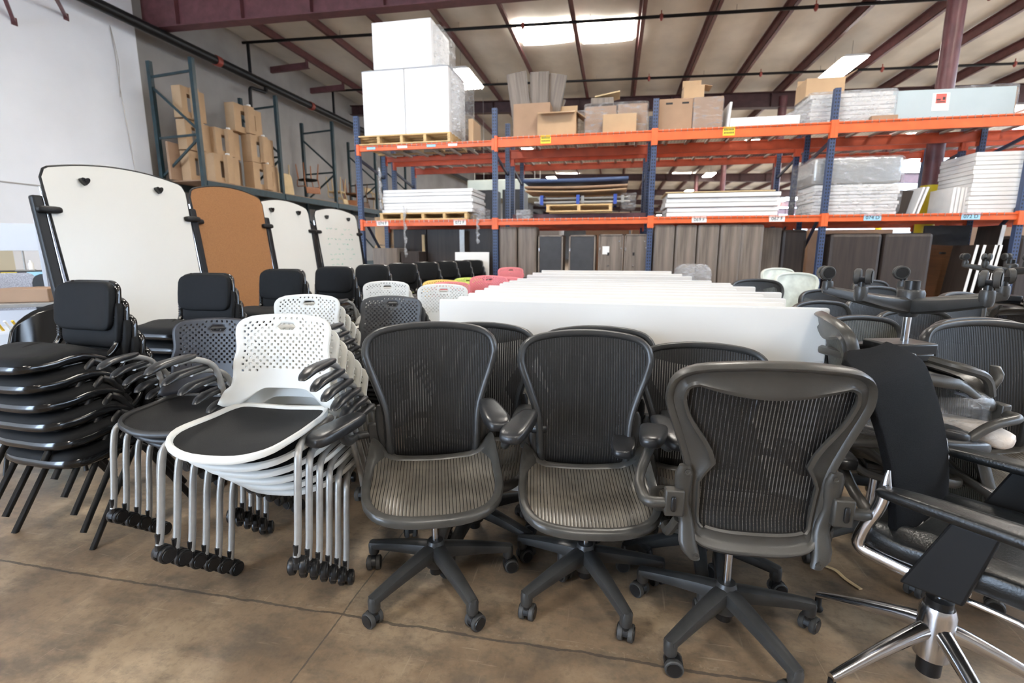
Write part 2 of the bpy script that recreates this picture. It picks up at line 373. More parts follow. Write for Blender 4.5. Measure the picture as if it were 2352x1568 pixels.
# ================================================================== furniture builders (every chair faces -Y, origin on the floor)
def caster_mb(r=0.03, ang=0.0, stem=0.05):
    """twin-wheel caster standing on z=0, stem up to z=2r+stem"""
    mb = MB(); ca, sa = math.cos(ang), math.sin(ang); q = Matrix.Rotation(ang, 3, 'Z')
    t = MB()
    for sx in (-1, 1):
        x0, x1 = sx * 0.008, sx * 0.027
        lo, hi = min(x0, x1), max(x0, x1)
        t.lathe([(0.004, lo), (r * 0.93, lo), (r, lo + 0.003), (r, hi - 0.003), (r * 0.9, hi)], (0, 0.012, r), 'x', 16, 1)
        t.lathe([(0.003, hi - 0.001 if sx > 0 else lo - 0.003), (r * 0.78, hi - 0.001 if sx > 0 else lo - 0.003), (r * 0.74, hi + 0.003 if sx > 0 else lo + 0.001), (0.003, hi + 0.003 if sx > 0 else lo + 0.001)], (0, 0.012, r), 'x', 16, 0)
    t.prism([(r * 1.0 * math.cos(a) + 0.012, r * 1.0 * math.sin(a) + r + 0.002) for a in [PI * i / 10 for i in range(11)]], -0.009, 0.009, 'yz', 0)
    t.lathe([(0.013, r * 1.2), (0.013, 2 * r + 0.01), (0.009, 2 * r + 0.012), (0.009, 2 * r + stem)], (0, 0, 0), 'z', 10, 0)
    mb.add([q @ Vector(p) for p in t.v], t.f); mb.mi = list(t.mi); return mb
_caster = {}
def add_caster(parent, loc, ang, mats=('black_pl', 'tread'), flip=False):
    """shared caster mesh as a part"""
    key = (mats,)
    if key not in _caster:
        o = caster_mb().build('caster', list(mats), parent); _caster[key] = o.data
    else:
        o = bpy.data.objects.new('caster', _caster[key]); COL.objects.link(o); o.parent = parent
    o.location = loc; o.rotation_euler = (0, 0, ang); return o
def star_base(parent, ang0, mat='graphite', R0=0.30, caster_mats=('black_pl', 'tread'), seed=0):
    """five-star base with casters; ang0 = direction of first arm in degrees"""
    mb = MB(); rr = random.Random(seed)
    mb.lathe([(0.02, 0.085), (0.042, 0.088), (0.047, 0.10), (0.045, 0.15), (0.034, 0.185), (0.030, 0.195), (0.02, 0.196)], n=18)
    for k in range(5):
        a = R(ang0 + 72 * k); d = Vector((math.cos(a), math.sin(a), 0)); s = Vector((-d.y, d.x, 0)); rings = []
        for t in [i / 9 for i in range(10)]:
            r = 0.022 + (R0 - 0.012) * t; z = 0.150 - 0.045 * t ** 1.3; hw = 0.031 - 0.010 * t; hh = 0.034 - 0.015 * t
            c = d * r + Vector((0, 0, z)); ring = []
            for j in range(10):
                th = 2 * PI * j / 10; cx, cz = math.cos(th), math.sin(th)
                ring.append(c + s * hw * sgn(cx) * abs(cx) ** 0.75 + Vector((0, 0, hh * sgn(cz) * abs(cz) ** 0.7)))
            rings.append(ring)
        mb.loft(rings)
        mb.lathe([(0.006, 0.066), (0.020, 0.067), (0.022, 0.075), (0.0225, 0.105), (0.018, 0.120), (0.004, 0.125)], d * R0, n=12)
    b = mb.build('star_base', mat, parent)
    for k in range(5):
        a = R(ang0 + 72 * k); add_caster(parent, (R0 * math.cos(a), R0 * math.sin(a), 0), rr.uniform(0, 2 * PI), caster_mats)
    return b
# ---- mesh task chair
AB = [(0, 0.434), (0.10, 0.436), (0.165, 0.452), (0.190, 0.50), (0.196, 0.62), (0.206, 0.70), (0.238, 0.80), (0.266, 0.88), (0.274, 0.93), (0.258, 0.985), (0.205, 1.020), (0.10, 1.036)]
def mirror_loop(half, top):
    """half outline from bottom centre up the +x side to just before the top centre; returns closed loop"""
    return [(x, z) for x, z in half] + [top] + [(-x, z) for x, z in half[:0:-1]]
BACK = [Vector((p.x, p.y)) for p in spline([Vector((x, z, 0)) for x, z in mirror_loop(AB, (0, 1.040))], 3)]
def yback(z): return 0.158 + 0.10 * (z - 0.46) + 0.22 * max(0, z - 0.62) ** 2 + 0.05 * smooth01((0.54 - z) / 0.12)
def S_back(x, z): return Vector((x, yback(z) - 0.55 * x * x, z))
def N_back(x, z):
    d = (yback(z + 0.01) - yback(z - 0.01)) / 0.02; return Vector((1.1 * x, 1, -d)).normalized()
SEATO = [Vector((p.x, p.y)) for p in spline([Vector((x, y, 0)) for x, y in mirror_loop([(0, -0.258), (0.10, -0.253), (0.19, -0.226), (0.245, -0.165), (0.265, -0.07), (0.266, 0.03), (0.258, 0.11), (0.246, 0.172), (0.205, 0.176), (0.12, 0.166)], (0, 0.163))], 3)]
def S_seat(x, y):
    z = 0.452 + 0.030 * smooth01((y + 0.04) / 0.2) + 0.072 * smooth01((y + 0.02) / 0.20) * smooth01((abs(x) - 0.15) / 0.11) + 0.022 * (abs(x) / 0.26) ** 2 * smooth01((y + 0.22) / 0.2) - 1.4 * max(0, -0.10 - y) ** 2
    return Vector((x, y, z))
def N_seat(x, y): return Vector((0, 0, -1))
def arm_pad_mb(side, splay, dx=0.0, dy=0.0, dz=0.0):
    q = Matrix.Rotation(R(splay) * side, 3, 'Z')
    def f(p):
        z = p.z - 1.0 * max(0, -p.y - 0.05) ** 2 + 0.10 * p.y; x = p.x * (1 + 0.14 * math.cos((p.y + 0.06) * 18)); return q @ Vector((x, p.y, z))
    return MB().blob((side * (0.318 + dx), -0.045 + dy, 0.665 + dz), 0.044, 0.122, 0.024, 0.5, 0.5, 24, 10, f)
def task_chair(label, loc, rotz, base_ang, frame='graphite', seat_frame='graphite_worn', back_mesh='back_mesh', seat_mesh='seat_mesh', base='graphite', splay=(0, 0), drop=0.0, seed=0, arms=True, group=None, pads=((0, 0, 0), (0, 0, 0))):
    t = thing('task_chair', label, 'chair', loc, rotz, group); dz = (0, 0, -drop)
    star_base(t, base_ang, base, seed=seed)
    MB().lathe([(0.014, 0.18), (0.014, 0.37)], n=14).build('gas_lift', 'gas', t, loc=dz if drop < 0.05 else None)
    mb = MB(); mb.lathe([(0.02, 0.05), (0.026, 0.052), (0.027, 0.10)], n=14); mb.build('lift_cup', 'black_pl', t)
    mb = MB(); mb.box((0, -0.02, 0.375), (0.15, 0.20, 0.05)); mb.box((0, 0.0, 0.405), (0.17, 0.12, 0.035)); mb.box((0.10, -0.11, 0.39), (0.07, 0.10, 0.03)); mb.box((-0.10, -0.11, 0.39), (0.07, 0.10, 0.03))
    mb.build('tilt_mechanism', 'black_pl', t, loc=dz, bevel=0.008)
    for s in (-1, 1):
        MB().tube(arc([(s * 0.13, 0.0, 0.40), (s * 0.225, 0.02, 0.41), (s * 0.235, 0.13, 0.44), (s * 0.215, 0.175, 0.52)], 0.05), 0.016, 8).build('tilt_arm', frame, t, loc=dz)
    # seat
    mb = MB(); rail_frame(mb, SEATO, S_seat, N_seat, [(0.0, 0.006), (0.004, -0.003), (0.018, -0.004), (lambda p: (0.032 + 0.030 * smooth01((p.y - 0.04) / 0.10) * smooth01((abs(p.x) - 0.12) / 0.1), 0.003)), (lambda p: (0.034 + 0.030 * smooth01((p.y - 0.04) / 0.10) * smooth01((abs(p.x) - 0.12) / 0.1), 0.010)), (0.072, 0.018), (0.074, 0.024), (0.030, 0.028), (0.012, 0.034), (0.001, 0.022)])
    mb.build('seat_frame', seat_frame, t, 50, loc=dz)
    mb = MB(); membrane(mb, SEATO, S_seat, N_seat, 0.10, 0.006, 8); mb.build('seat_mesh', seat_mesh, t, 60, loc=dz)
    # back
    def wf(base, tt):
        def q(p):
            z = p.y; k = 0.040 + 0.018 * smooth01((0.50 - z) / 0.05)
            if z > 0.655: k = 0.040 + 0.046 * smooth01((z - 0.655) / 0.045) - 0.030 * smooth01((z - 0.72) / 0.14)
            k += 0.050 * smooth01((z - 0.99) / 0.035) * max(0.0, 1 - (abs(p.x) / 0.21) ** 2)
            return (base * k, tt)
        return q
    mb = MB(); rail_frame(mb, BACK, S_back, N_back, [(0.0, 0.0), (0.006, -0.009), (0.018, -0.010), (0.026, -0.002), (0.030, 0.010), wf(0.92, 0.012), wf(1.0, 0.018), wf(1.0, 0.027), wf(0.86, 0.030), wf(0.74, 0.021), (0.022, 0.020), (0.014, 0.031), (0.006, 0.032), (0.0, 0.020)])
    mb.build('back_frame', frame, t, 50, loc=dz)
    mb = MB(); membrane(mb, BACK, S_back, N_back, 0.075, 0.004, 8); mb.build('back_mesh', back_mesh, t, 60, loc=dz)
    for s in (-1, 1):
        # spine plate beside the lower back, with screws
        mb = MB(); pl = []
        for i in range(13):
            z = 0.418 + 0.285 * i / 12; wd = 0.025 + 0.004 * math.cos(i / 12 * PI * 2); cx = s * (0.192 + 0.018 * smooth01((z - 0.5) / 0.1)) - s * 0.022 * smooth01((0.46 - z) / 0.05)
            cap = math.sqrt(max(0.05, 1 - ((i - 6) / 6.3) ** 8))
            c = S_back(cx, z) + Vector((0, 0.034, 0)); ring = [c + Vector((wd * cap * math.cos(a), 0.014 * math.sin(a), 0)) for a in [2 * PI * j / 12 for j in range(12)]]
            pl.append(ring)
        mb.loft(pl); sp = mb.build('spine_plate', frame, t, 50, loc=dz)
        for z, cx in ((0.436, 0.170), (0.688, 0.204)):
            c = S_back(s * cx, z); mb = MB(); mb.lathe([(0.002, -0.001), (0.0085, -0.001), (0.0085, 0.003), (0.005, 0.003), (0.004, 0.001)], c + Vector((0, 0.050, 0)), 'y', 12)
            mb.build('screw', 'graphite_worn', sp, 40)
        if arms:
            mb = MB(); mb.box((s * 0.236, 0.195, 0.585), (0.058, 0.034, 0.085))
            mb.tube(arc([(s * 0.255, 0.195, 0.580), (s * 0.318, 0.190, 0.575), (s * 0.330, 0.07, 0.590), (s * (0.325 + pads[s > 0][0]), -0.01 + pads[s > 0][1], 0.650 + pads[s > 0][2])], 0.05), 0.017, 10)
            ar = mb.build('arm_post', frame, t, 50, loc=dz, bevel=0.006)
            MB().blob((s * 0.240, 0.215, 0.585), 0.008, 0.006, 0.024, 0.5, 0.7, 12, 8).build('height_knob', 'black_pl', ar)
            arm_pad_mb(s, splay[0 if s < 0 else 1], *pads[s > 0]).build('armrest', 'pu', t, 60, loc=dz)
    return t
# ---- stacking chair with perforated back
SH = [(0.0, 0.540), (0.07, 0.536), (0.13, 0.515), (0.175, 0.472), (0.215, 0.452), (0.248, 0.455), (0.252, 0.485), (0.235, 0.545), (0.208, 0.60), (0.203, 0.68), (0.206, 0.74), (0.196, 0.782), (0.165, 0.803), (0.09, 0.811)]
SHELL = [Vector((p.x, p.y)) for p in spline([Vector((x, z, 0)) for x, z in mirror_loop(SH, (0, 0.813))], 3)]
def yshell(z): return 0.165 + 0.16 * (z - 0.45) + 0.35 * max(0, z - 0.62) ** 2
def S_shell(x, z): return Vector((x, yshell(z) - 0.7 * x * x - 0.5 * max(0, abs(x) - 0.20) ** 1.1, z))
def N_shell(x, z): return Vector((1.3 * x, 1, -0.2)).normalized()
CS = [Vector((p.x, p.y)) for p in spline([Vector((x, y, 0)) for x, y in mirror_loop([(0, -0.262), (0.11, -0.255), (0.195, -0.215), (0.228, -0.13), (0.222, 0.0), (0.212, 0.10), (0.178, 0.165), (0.09, 0.185)], (0, 0.187))], 3)]
def S_cs(x, y): return Vector((x, y, 0.428 + 0.02 * (abs(x) / 0.22) ** 2 - 1.3 * max(0, -0.12 - y) ** 2 + 0.10 * max(0, y - 0.05)))
def shell_mb():
    """moulded back with real staggered holes, a hand slot and an arched lower edge"""
    def hw(z):
        z = min(z, 0.8129)
        if z < 0.60: return 0.205 + 0.010 * smooth01((0.58 - z) / 0.08)
        w_ = 0.205 - 0.010 * smooth01((z - 0.62) / 0.06) + 0.006 * smooth01((z - 0.68) / 0.06)
        r = 0.060; q = max(0.0, z - (0.813 - r)) / r
        return w_ - r * (1 - math.sqrt(max(0.0, 1 - q * q)))
    NC, z0, z1 = 30, 0.532, 0.813; NR = 22
    zr = [z0 + (z1 - z0) * i / NR for i in range(NR + 1)]
    zz = lambda i, u: zr[i] - (0.010 * u * u * smooth01((zr[i] - 0.74) / 0.07))
    V = {}; mb = MB()
    def vid(i, j):
        if (i, j) not in V:
            u = -1 + 2 * j / NC; mb.v.append(tuple(S_shell(u * hw(zr[i]), zz(i, u)))); V[i, j] = len(mb.v) - 1
        return V[i, j]
    def pt(i, j, a, b):
        ii, jj = i + a, j + b; k = min(int(ii), NR - 1); f = ii - k; u = -1 + 2 * jj / NC
        z = zr[k] * (1 - f) + zr[k + 1] * f; return tuple(S_shell(u * hw(z), z - 0.010 * u * u * smooth01((z - 0.74) / 0.07)))
    for i in range(NR):
        for j in range(NC):
            u = -1 + 2 * (j + 0.5) / NC; z = (zr[i] + zr[i + 1]) / 2
            c = [vid(i, j), vid(i, j + 1), vid(i + 1, j + 1), vid(i + 1, j)]
            slot = 12 <= j <= 17 and i in (17, 18)
            if slot:
                if j in (12, 17):
                    if i == 17: mb.f.append((c[0], c[1], c[3]) if j == 12 else (c[0], c[1], c[2]))
                    else: mb.f.append((c[0], c[2], c[3]) if j == 12 else (c[1], c[2], c[3]))
                    mb.mi.append(0)
                continue
            near = 11 <= j <= 18 and 16 <= i <= 19
            hole = (i + j) % 2 == 0 and abs(u) < 0.86 and z > 0.572 + 0.022 * (1 - u * u) and z < 0.797 - 0.02 * u * u and not near
            if not hole: mb.f.append(tuple(c)); mb.mi.append(0); continue
            h = []
            for k in range(8):
                a = 2 * PI * k / 8; mb.v.append(pt(i, j, 0.5 + 0.37 * math.sin(a), 0.5 + 0.34 * math.cos(a))); h.append(len(mb.v) - 1)
            # corners c0 (-,-) c1 (+u,-) c2 (+,+) c3 (-u,+); hole points counter-clockwise from +u
            for A, B, seq in ((1, 2, (1, 0, 7)), (2, 3, (3, 2, 1)), (3, 0, (5, 4, 3)), (0, 1, (7, 6, 5))):
                mb.f.append((c[A], c[B]) + tuple(h[q] for q in seq)); mb.mi.append(0)
    # lower skirt down to the arch and the side wings
    rows = 4
    def bot(u):
        a = abs(u); x = u * 0.250
        z = 0.520 - 0.068 * smooth01((a - 0.30) / 0.5) + 0.012 * smooth01((a - 0.93) / 0.07)
        return x, z
    prev = [vid(0, j) for j in range(NC + 1)]
    for k in range(1, rows + 1):
        f = k / rows; cur = []
        for j in range(NC + 1):
            u = -1 + 2 * j / NC; bx, bz = bot(u); tx, tz = u * hw(z0), z0
            f2 = f ** 0.55
            mb.v.append(tuple(S_shell(tx + (bx - tx) * f2, tz + (bz - tz) * f))); cur.append(len(mb.v) - 1)
        for j in range(NC): mb.f.append((cur[j], cur[j + 1], prev[j + 1], prev[j])); mb.mi.append(0)
        prev = cur
    return mb
def stacking_chair(label, loc, rotz, shell='shell_white', ring='ring_white', group=None, arms=True):
    t = thing('stacking_chair', label, 'chair', loc, rotz, group)
    shell_mb().build('back_shell', shell, t, 60, solid=0.005)
    mb = MB(); rail_frame(mb, CS, S_cs, N_seat, [(0.0, 0.004), (0.004, -0.006), (0.016, -0.007), (0.022, 0.0), (0.022, 0.010), (0.012, 0.016), (0.002, 0.012)]); mb.build('seat_ring', ring, t, 50)
    mb = MB(); membrane(mb, CS, S_cs, N_seat, 0.07, 0.004, 6); mb.build('seat_net', 'seat_net', t, 60)
    for s in (-1, 1):
        MB().tube(arc([(s * 0.252, -0.232, 0.062), (s * 0.252, -0.215, 0.13), (s * 0.250, -0.185, 0.33), (s * 0.246, -0.165, 0.412), (s * 0.20, -0.05, 0.408), (s * 0.20, 0.15, 0.415)], 0.05), 0.0125, 8).build('front_leg', 'silver', t, 60)
        MB().tube(arc([(s * 0.252, 0.285, 0.062), (s * 0.252, 0.270, 0.13), (s * 0.250, 0.165, 0.43), (s * 0.258, 0.125, 0.625), (s * 0.275, 0.03, 0.665), (s * 0.278, -0.04, 0.662)], 0.05), 0.0125, 8).build('rear_leg', 'silver', t, 60)
        if arms:
            MB().blob((s * 0.278, -0.055, 0.672), 0.025, 0.115, 0.012, 0.7, 0.7, 14, 8, lambda p: (p.x * (1 - 0.8 * (p.y + 0.02)), p.y, p.z - 2.4 * max(0, -p.y - 0.02) ** 2)).build('armrest', 'pu', t, 60)
        for y, a in ((-0.232, 0.3 * s), (0.285, 2.2 + s)):
            add_caster(t, (s * 0.252, y, 0), a, ('black_pl', 'black_pl') if y < 0 else ('black_pl', 'tread'))
    return t
# ---- black padded stack chair
def padded_chair(label, loc, rotz, group=None):
    t = thing('padded_stack_chair', label, 'chair', loc, rotz, group)
    # seat pad with thin glossy shell rim
    so = [Vector((p.x, p.y)) for p in spline([Vector((x, y, 0)) for x, y in mirror_loop([(0, -0.262), (0.13, -0.258), (0.215, -0.225), (0.235, -0.12), (0.228, 0.05), (0.205, 0.165), (0.10, 0.195)], (0, 0.198))], 3)]
    Sz = lambda x, y: Vector((x, y, 0.425 - 1.3 * max(0, -0.12 - y) ** 2 - 0.10 * smooth01((y + 0.10) / 0.3) * 0.35 + 0.012 * math.cos(y * 22)))
    mb = MB(); rail_frame(mb, so, Sz, N_seat, [(0.002, -0.008), (-0.004, 0.004), (-0.003, 0.020), (0.006, 0.030), (0.05, 0.034), (0.05, -0.004)]); mb.build('seat_shell', 'gloss', t, 50)
    mb = MB(); rg = []
    for a, h in ((0.004, 0.006), (0.004, -0.012), (0.018, -0.030), (0.05, -0.040)): rg.append((a, h))
    cx = Vector((0, -0.03)); R_ = []
    for a, h in rg + [(0.12, -0.044), (0.17, -0.045)]:
        ring = []
        for p in so:
            d = (cx - p); q = p + d.normalized() * min(a, d.length * 0.9); ring.append(Sz(q.x, q.y) + Vector((0, 0, -h)))
        R_.append(ring)
    mb.loft(R_); mb.build('seat_pad', 'fabric', t, 60)
    # back: pad, rear shell
    yb = lambda z: 0.215 + 0.16 * (z - 0.45)
    f = lambda p: (p.x, p.y + 0.16 * p.z - 0.9 * p.x * p.x - 0.02, p.z)
    MB().blob((0, yb(0.63) - 0.005, 0.628), 0.196, 0.028, 0.124, 0.4, 0.5, 28, 14, f).build('back_pad', 'fabric', t, 60)
    MB().blob((0, yb(0.63) + 0.022, 0.630), 0.203, 0.013, 0.129, 0.4, 0.46, 28, 12, f).build('back_shell', 'gloss', t, 60)
    MB().blob((0, yb(0.52) - 0.012, 0.505), 0.165, 0.014, 0.060, 0.5, 0.5, 20, 8, lambda p: (p.x, p.y + 0.16 * p.z - 0.7 * p.x * p.x, p.z)).build('lower_back_panel', 'fabric', t, 60)
    for s in (-1, 1):
        up = arc([(s * 0.205, -0.10, 0.385), (s * 0.205, 0.12, 0.388), (s * 0.200, 0.185, 0.45), (s * 0.196, 0.210, 0.62), (s * 0.182, 0.232, 0.730), (s * 0.13, 0.240, 0.742)], 0.05)
        u = MB().tube(up, 0.0155, 8).build('back_upright', 'gloss', t, 60)
        mb = MB()
        for i in range(11):
            z = 0.455 + 0.012 * i; mb.lathe([(0.015, z - 0.002), (0.0195, z + 0.003), (0.0195, z + 0.006), (0.015, z + 0.010)], (s * 0.1990, 0.187 + 0.115 * (z - 0.45), 0), n=10)
        mb.build('ribbed_sleeve', 'black_pl', u, 40)
        for nm, y in (('front_leg', -0.235), ('rear_leg', 0.275)):
            MB().tube(arc([(s * 0.238, 0.035, 0.392), (s * 0.246, 0.035 + (y - 0.035) * 0.12, 0.375), (s * 0.252, y, 0.0)], 0.04), 0.010, 8, ry=0.016).build(nm, 'black_pl', t, 60)
    return t
def stack(first, n, dx, dy, dz, labels, rotz, group, extra=None):
    """copies of first standing on each other, the k-th shifted by k*(dx,dy,dz); first is the lowest"""
    b = first.location.copy()
    for k in range(1, n):
        o = dup(first, (b.x + dx * k, b.y + dy * k, b.z + dz * k + (extra or 0)), None, labels[n - 1 - k], group)
        yield o

# ================================================================== setting
H = CAM_H
_tn = [0]
def trim_name(): _tn[0] += 1; return 'trim_%d' % _tn[0]
def simple(name, c, d, mat, bevel=0, parent=None, rot=None, kind=None):
    o = MB().box((0, 0, 0), d).build(name, mat, parent, 0, bevel=bevel); o.location = c
    if rot: o.rotation_euler = rot
    if kind: o['kind'] = kind
    return o
flo = MB().box((6, 37, -0.1), (33, 90, 0.2)).build('floor', 'floor', None, 0); struct(flo)
struct(simple('wall_left', (-9.80, 37, 3.6), (0.1, 88, 7.2), 'wall_grey'))
struct(simple('wall_left_lining', (-9.70, 1.6, 3.42), (0.1, 15.2, 6.84), 'wall_white'))
struct(simple(trim_name(), (-9.643, 1.6, 2.42), (0.012, 15.2, 0.02), 'wall_grey'))
struct(simple('wall_front', (8.3, -7.1, 3.4), (27.8, 0.2, 6.8), 'wall_grey')); struct(simple('wall_front_lintel', (-7.7, -7.1, 5.8), (4.2, 0.2, 2.2), 'wall_grey')); struct(simple('wall_right', (22.1, 37, 3.4), (0.2, 88, 6.8), 'wall_grey'))
struct(simple('wall_back', (6, 81.0, 3.4), (32, 0.2, 6.8), 'wall_grey'))
deck = lambda x: H + 5.26 - 0.0255 * x
mb = MB()
rings = []
for y in [-7 + 1.0 * i for i in range(59)]:
    pass
xs = [-9.84] + [-2.6 + 1.5 * k for k in range(-4, 13)]
def ceil_fn(u, v):
    k = u * (len(xs) - 1) * 6; i = min(int(k // 6), len(xs) - 2); t = (k - 6 * i) / 6
    x = xs[i] * (1 - t) + xs[i + 1] * t; y = -7 + 88 * v
    return (x, y, deck(x) - 0.05 * math.sin(PI * t) - 0.012 * math.sin(y * 2.1 + i))
mb.grid(ceil_fn, (len(xs) - 1) * 6, 120); struct(mb.build('ceiling', 'ceiling', None, 60))
# purlins, girders, columns
for k in range(-4, 12):
    x = -2.6 + 1.5 * k; zb = H + 5.0 - 0.0255 * x
    mb = MB(); mb.box((0, 37, 0.11), (0.012, 88, 0.22)); mb.box((0.038, 37, 0.006), (0.088, 88, 0.012)); mb.box((-0.03, 37, 0.214), (0.07, 88, 0.012)); mb.box((0.062, 37, 0.018), (0.006, 88, 0.03))
    o = mb.build(trim_name(), 'maroon', None, 0, loc=(x, 0, zb)); struct(o)
def girder(y, zb, x0, x1, mat):
    mb = MB(); n = 16
    for a, b in ((x0, x1),):
        for (h0, h1, wd) in ((0, 0.02, 0.26), (None, None, 0.014)):
            if h0 is not None: mb.loft([[(x, y + s * wd / 2, zb(x) + h) for s, h in ((-1, h0), (1, h0), (1, h1), (-1, h1))] for x in (x0, x1)])
            else: mb.loft([[(x, y + s * wd / 2, z) for s, z in ((-1, zb(x)), (1, zb(x)), (1, deck(x) - 0.24), (-1, deck(x) - 0.24))] for x in (x0, x1)])
        mb.loft([[(x, y + s * 0.13, deck(x) - 0.24 - h) for s, h in ((-1, 0), (1, 0), (1, 0.02), (-1, 0.02))] for x in (x0, x1)])
    x = x0 + 0.9
    while x < x1:
        mb.loft([[(x - 0.006, y - 0.11, zb(x)), (x + 0.006, y - 0.11, zb(x)), (x + 0.006, y + 0.11, zb(x)), (x - 0.006, y + 0.11, zb(x))], [(x - 0.006, y - 0.11, deck(x) - 0.25), (x + 0.006, y - 0.11, deck(x) - 0.25), (x + 0.006, y + 0.11, deck(x) - 0.25), (x - 0.006, y + 0.11, deck(x) - 0.25)]])
        x += 1.5
    return struct(mb.build(trim_name(), mat, None, 0))
girder(9.5, lambda x: H + 4.46 - 0.012 * (x + 8), -9.74, 15, 'maroon')
for y in (18.0, 26.5, 35.0, 43.5, 52.0, 60.5, 69.0): girder(y, lambda x: H + 4.60 - 0.035 * x, -9.74, 20, 'maroon_dark')
for i, (x, y) in enumerate([(5.02, 9.6), (5.02, 18.0), (5.02, 26.5), (5.02, 35.0), (12.0, 26.5), (12.0, 18.0), (12.0, 35.0)]):
    mb = MB(); mb.lathe([(0.125, 2.38), (0.125, 6.1)], n=20); c = mb.build(trim_name(), 'maroon', None, 40, loc=(x, y, 0)); struct(c)
    mb = MB(); mb.lathe([(0.132, 0.0), (0.132, 2.38)], n=20); struct(mb.build('yellow_guard', 'yellow', c, 40))
# skylights: the near pair, then made-up ones added to brighten the far end
for i, (x0, x1, y0, y1) in enumerate([(-2.48, -1.22, 12.55, 13.75), (-0.98, 0.26, 12.62, 13.85), (8.1, 9.3, 28.0, 30.6), (3.6, 4.8, 36.0, 38.6), (-3.9, -2.7, 36.0, 38.6), (12.5, 13.7, 21.0, 23.6), (12.5, 13.7, 36.0, 38.6)]):
    mb = MB(); mb.grid(lambda u, v: (x0 + (x1 - x0) * u, y0 + (y1 - y0) * v, deck((x0 + x1) / 2) - 0.075 - 0.02 * math.sin(PI * u)), 8, 6)
    struct(mb.build('window_or_added_light_%d' % (i + 1), 'sky', None, 60))
# pipes
mb = MB(); mb.tube([(-9.25, -5, H + 4.36), (-9.25, 78, H + 4.36)], 0.10, 12)
pm = mb.build('sprinkler_main_pipe', 'black_pipe', None, 60); tag(pm, 'thick black sprinkler main running along the left wall', 'pipe')
for y in (10.9, 14.6, 20): 
    b = MB().tube([(-9.25, y - 0.07, H + 4.36), (-9.25, y + 0.07, H + 4.36)], 0.116, 12).build('pipe_coupling', 'red_fit', pm, 60)
for i, (y, lab) in enumerate([(12.0, 'thin black sprinkler branch pipe crossing in front of the skylights'), (15.9, 'thin black sprinkler branch pipe behind the skylights, above the far girder')]):
    t = thing('sprinkler_branch_pipe', lab, 'pipe', (0, y, 0))
    zz = lambda x: H + 4.93 - 0.0255 * x
    MB().tube([(-9.4, 0, zz(-9.4)), (15, 0, zz(15))], 0.034, 10).build('pipe_run', 'black_pipe', t, 60)
    MB().tube([(-9.25, 0, zz(-9.2)), (-9.25, 0, H + 4.44)], 0.04, 10).build('pipe_drop', 'black_pipe', t, 60)
    for k in range(-3, 9):
        x = -2.2 + 1.5 * k
        if k % 2 == 0: MB().lathe([(0.02, -0.08), (0.045, -0.03), (0.045, 0.04), (0.012, 0.05), (0.012, 0.12)], (x, 0, zz(x)), n=10).build('sprinkler_head', 'red_fit', t, 40)
        else: MB().tube([(x, 0, zz(x)), (x, 0, zz(x) + 0.14)], 0.006, 6).build('pipe_hanger', 'wire', t, 60)
mb = MB(); mb.tube(arc([(-9.25, 12.55, H + 4.3), (-9.25, 12.55, H + 4.15), (-9.3, 12.0, H + 4.12), (-9.4, 12.0, H + 1.6)], 0.08), 0.045, 10)
tag(mb.build('pipe_riser', 'black_pipe', None, 60), 'dark vertical pipe dropping from the wall main behind the second green frame', 'pipe')
for i, (y, lab) in enumerate([(13.5, 'short maroon brace from the left wall to a purlin, nearer one'), (15.4, 'short maroon brace from the left wall to a purlin, farther one')]):
    mb = MB(); mb.bar((-9.75, y, H + 5.05), (-8.55, y, H + 5.1), 0.02, 0.16); mb.bar((-9.75, y + 0.04, H + 4.98), (-8.55, y + 0.04, H + 5.03), 0.08, 0.015); mb.box((-8.6, y, H + 5.15), (0.03, 0.08, 0.2))
    tag(mb.build('roof_brace', 'maroon', None, 0), lab, 'brace')
for i, (a, b, lab) in enumerate([((-9.65, 7.85, 5.40), (-8.75, 6.9, 5.46), 'maroon strut reaching the white wall beside the sprinkler main'), ((-9.65, 7.0, 4.98), (-8.8, 6.2, 5.4), 'maroon strut on the white wall in the top left corner')]):
    mb = MB(); mb.bar(a, b, 0.05, 0.05); mb.box(a, (0.03, 0.09, 0.12)); tag(mb.build('wall_strut', 'maroon', None, 0, bevel=0.005), lab, 'strut')
mb = MB(); mb.tube(spline([(-9.63, 8.65, 5.58), (-9.62, 8.68, 5.0), (-9.63, 8.69, 4.5), (-9.62, 8.74, 3.6), (-9.63, 8.79, 2.87)], 6, False), 0.007, 5); mb.tube(spline([(-9.63, 8.66, 5.55), (-9.62, 8.72, 5.0), (-9.63, 8.70, 4.6), (-9.62, 8.66, 4.3)], 6, False), 0.006, 5)
tag(mb.build('hanging_wire', 'wire', None, 60), 'thin wire hanging down the white wall', 'wire')
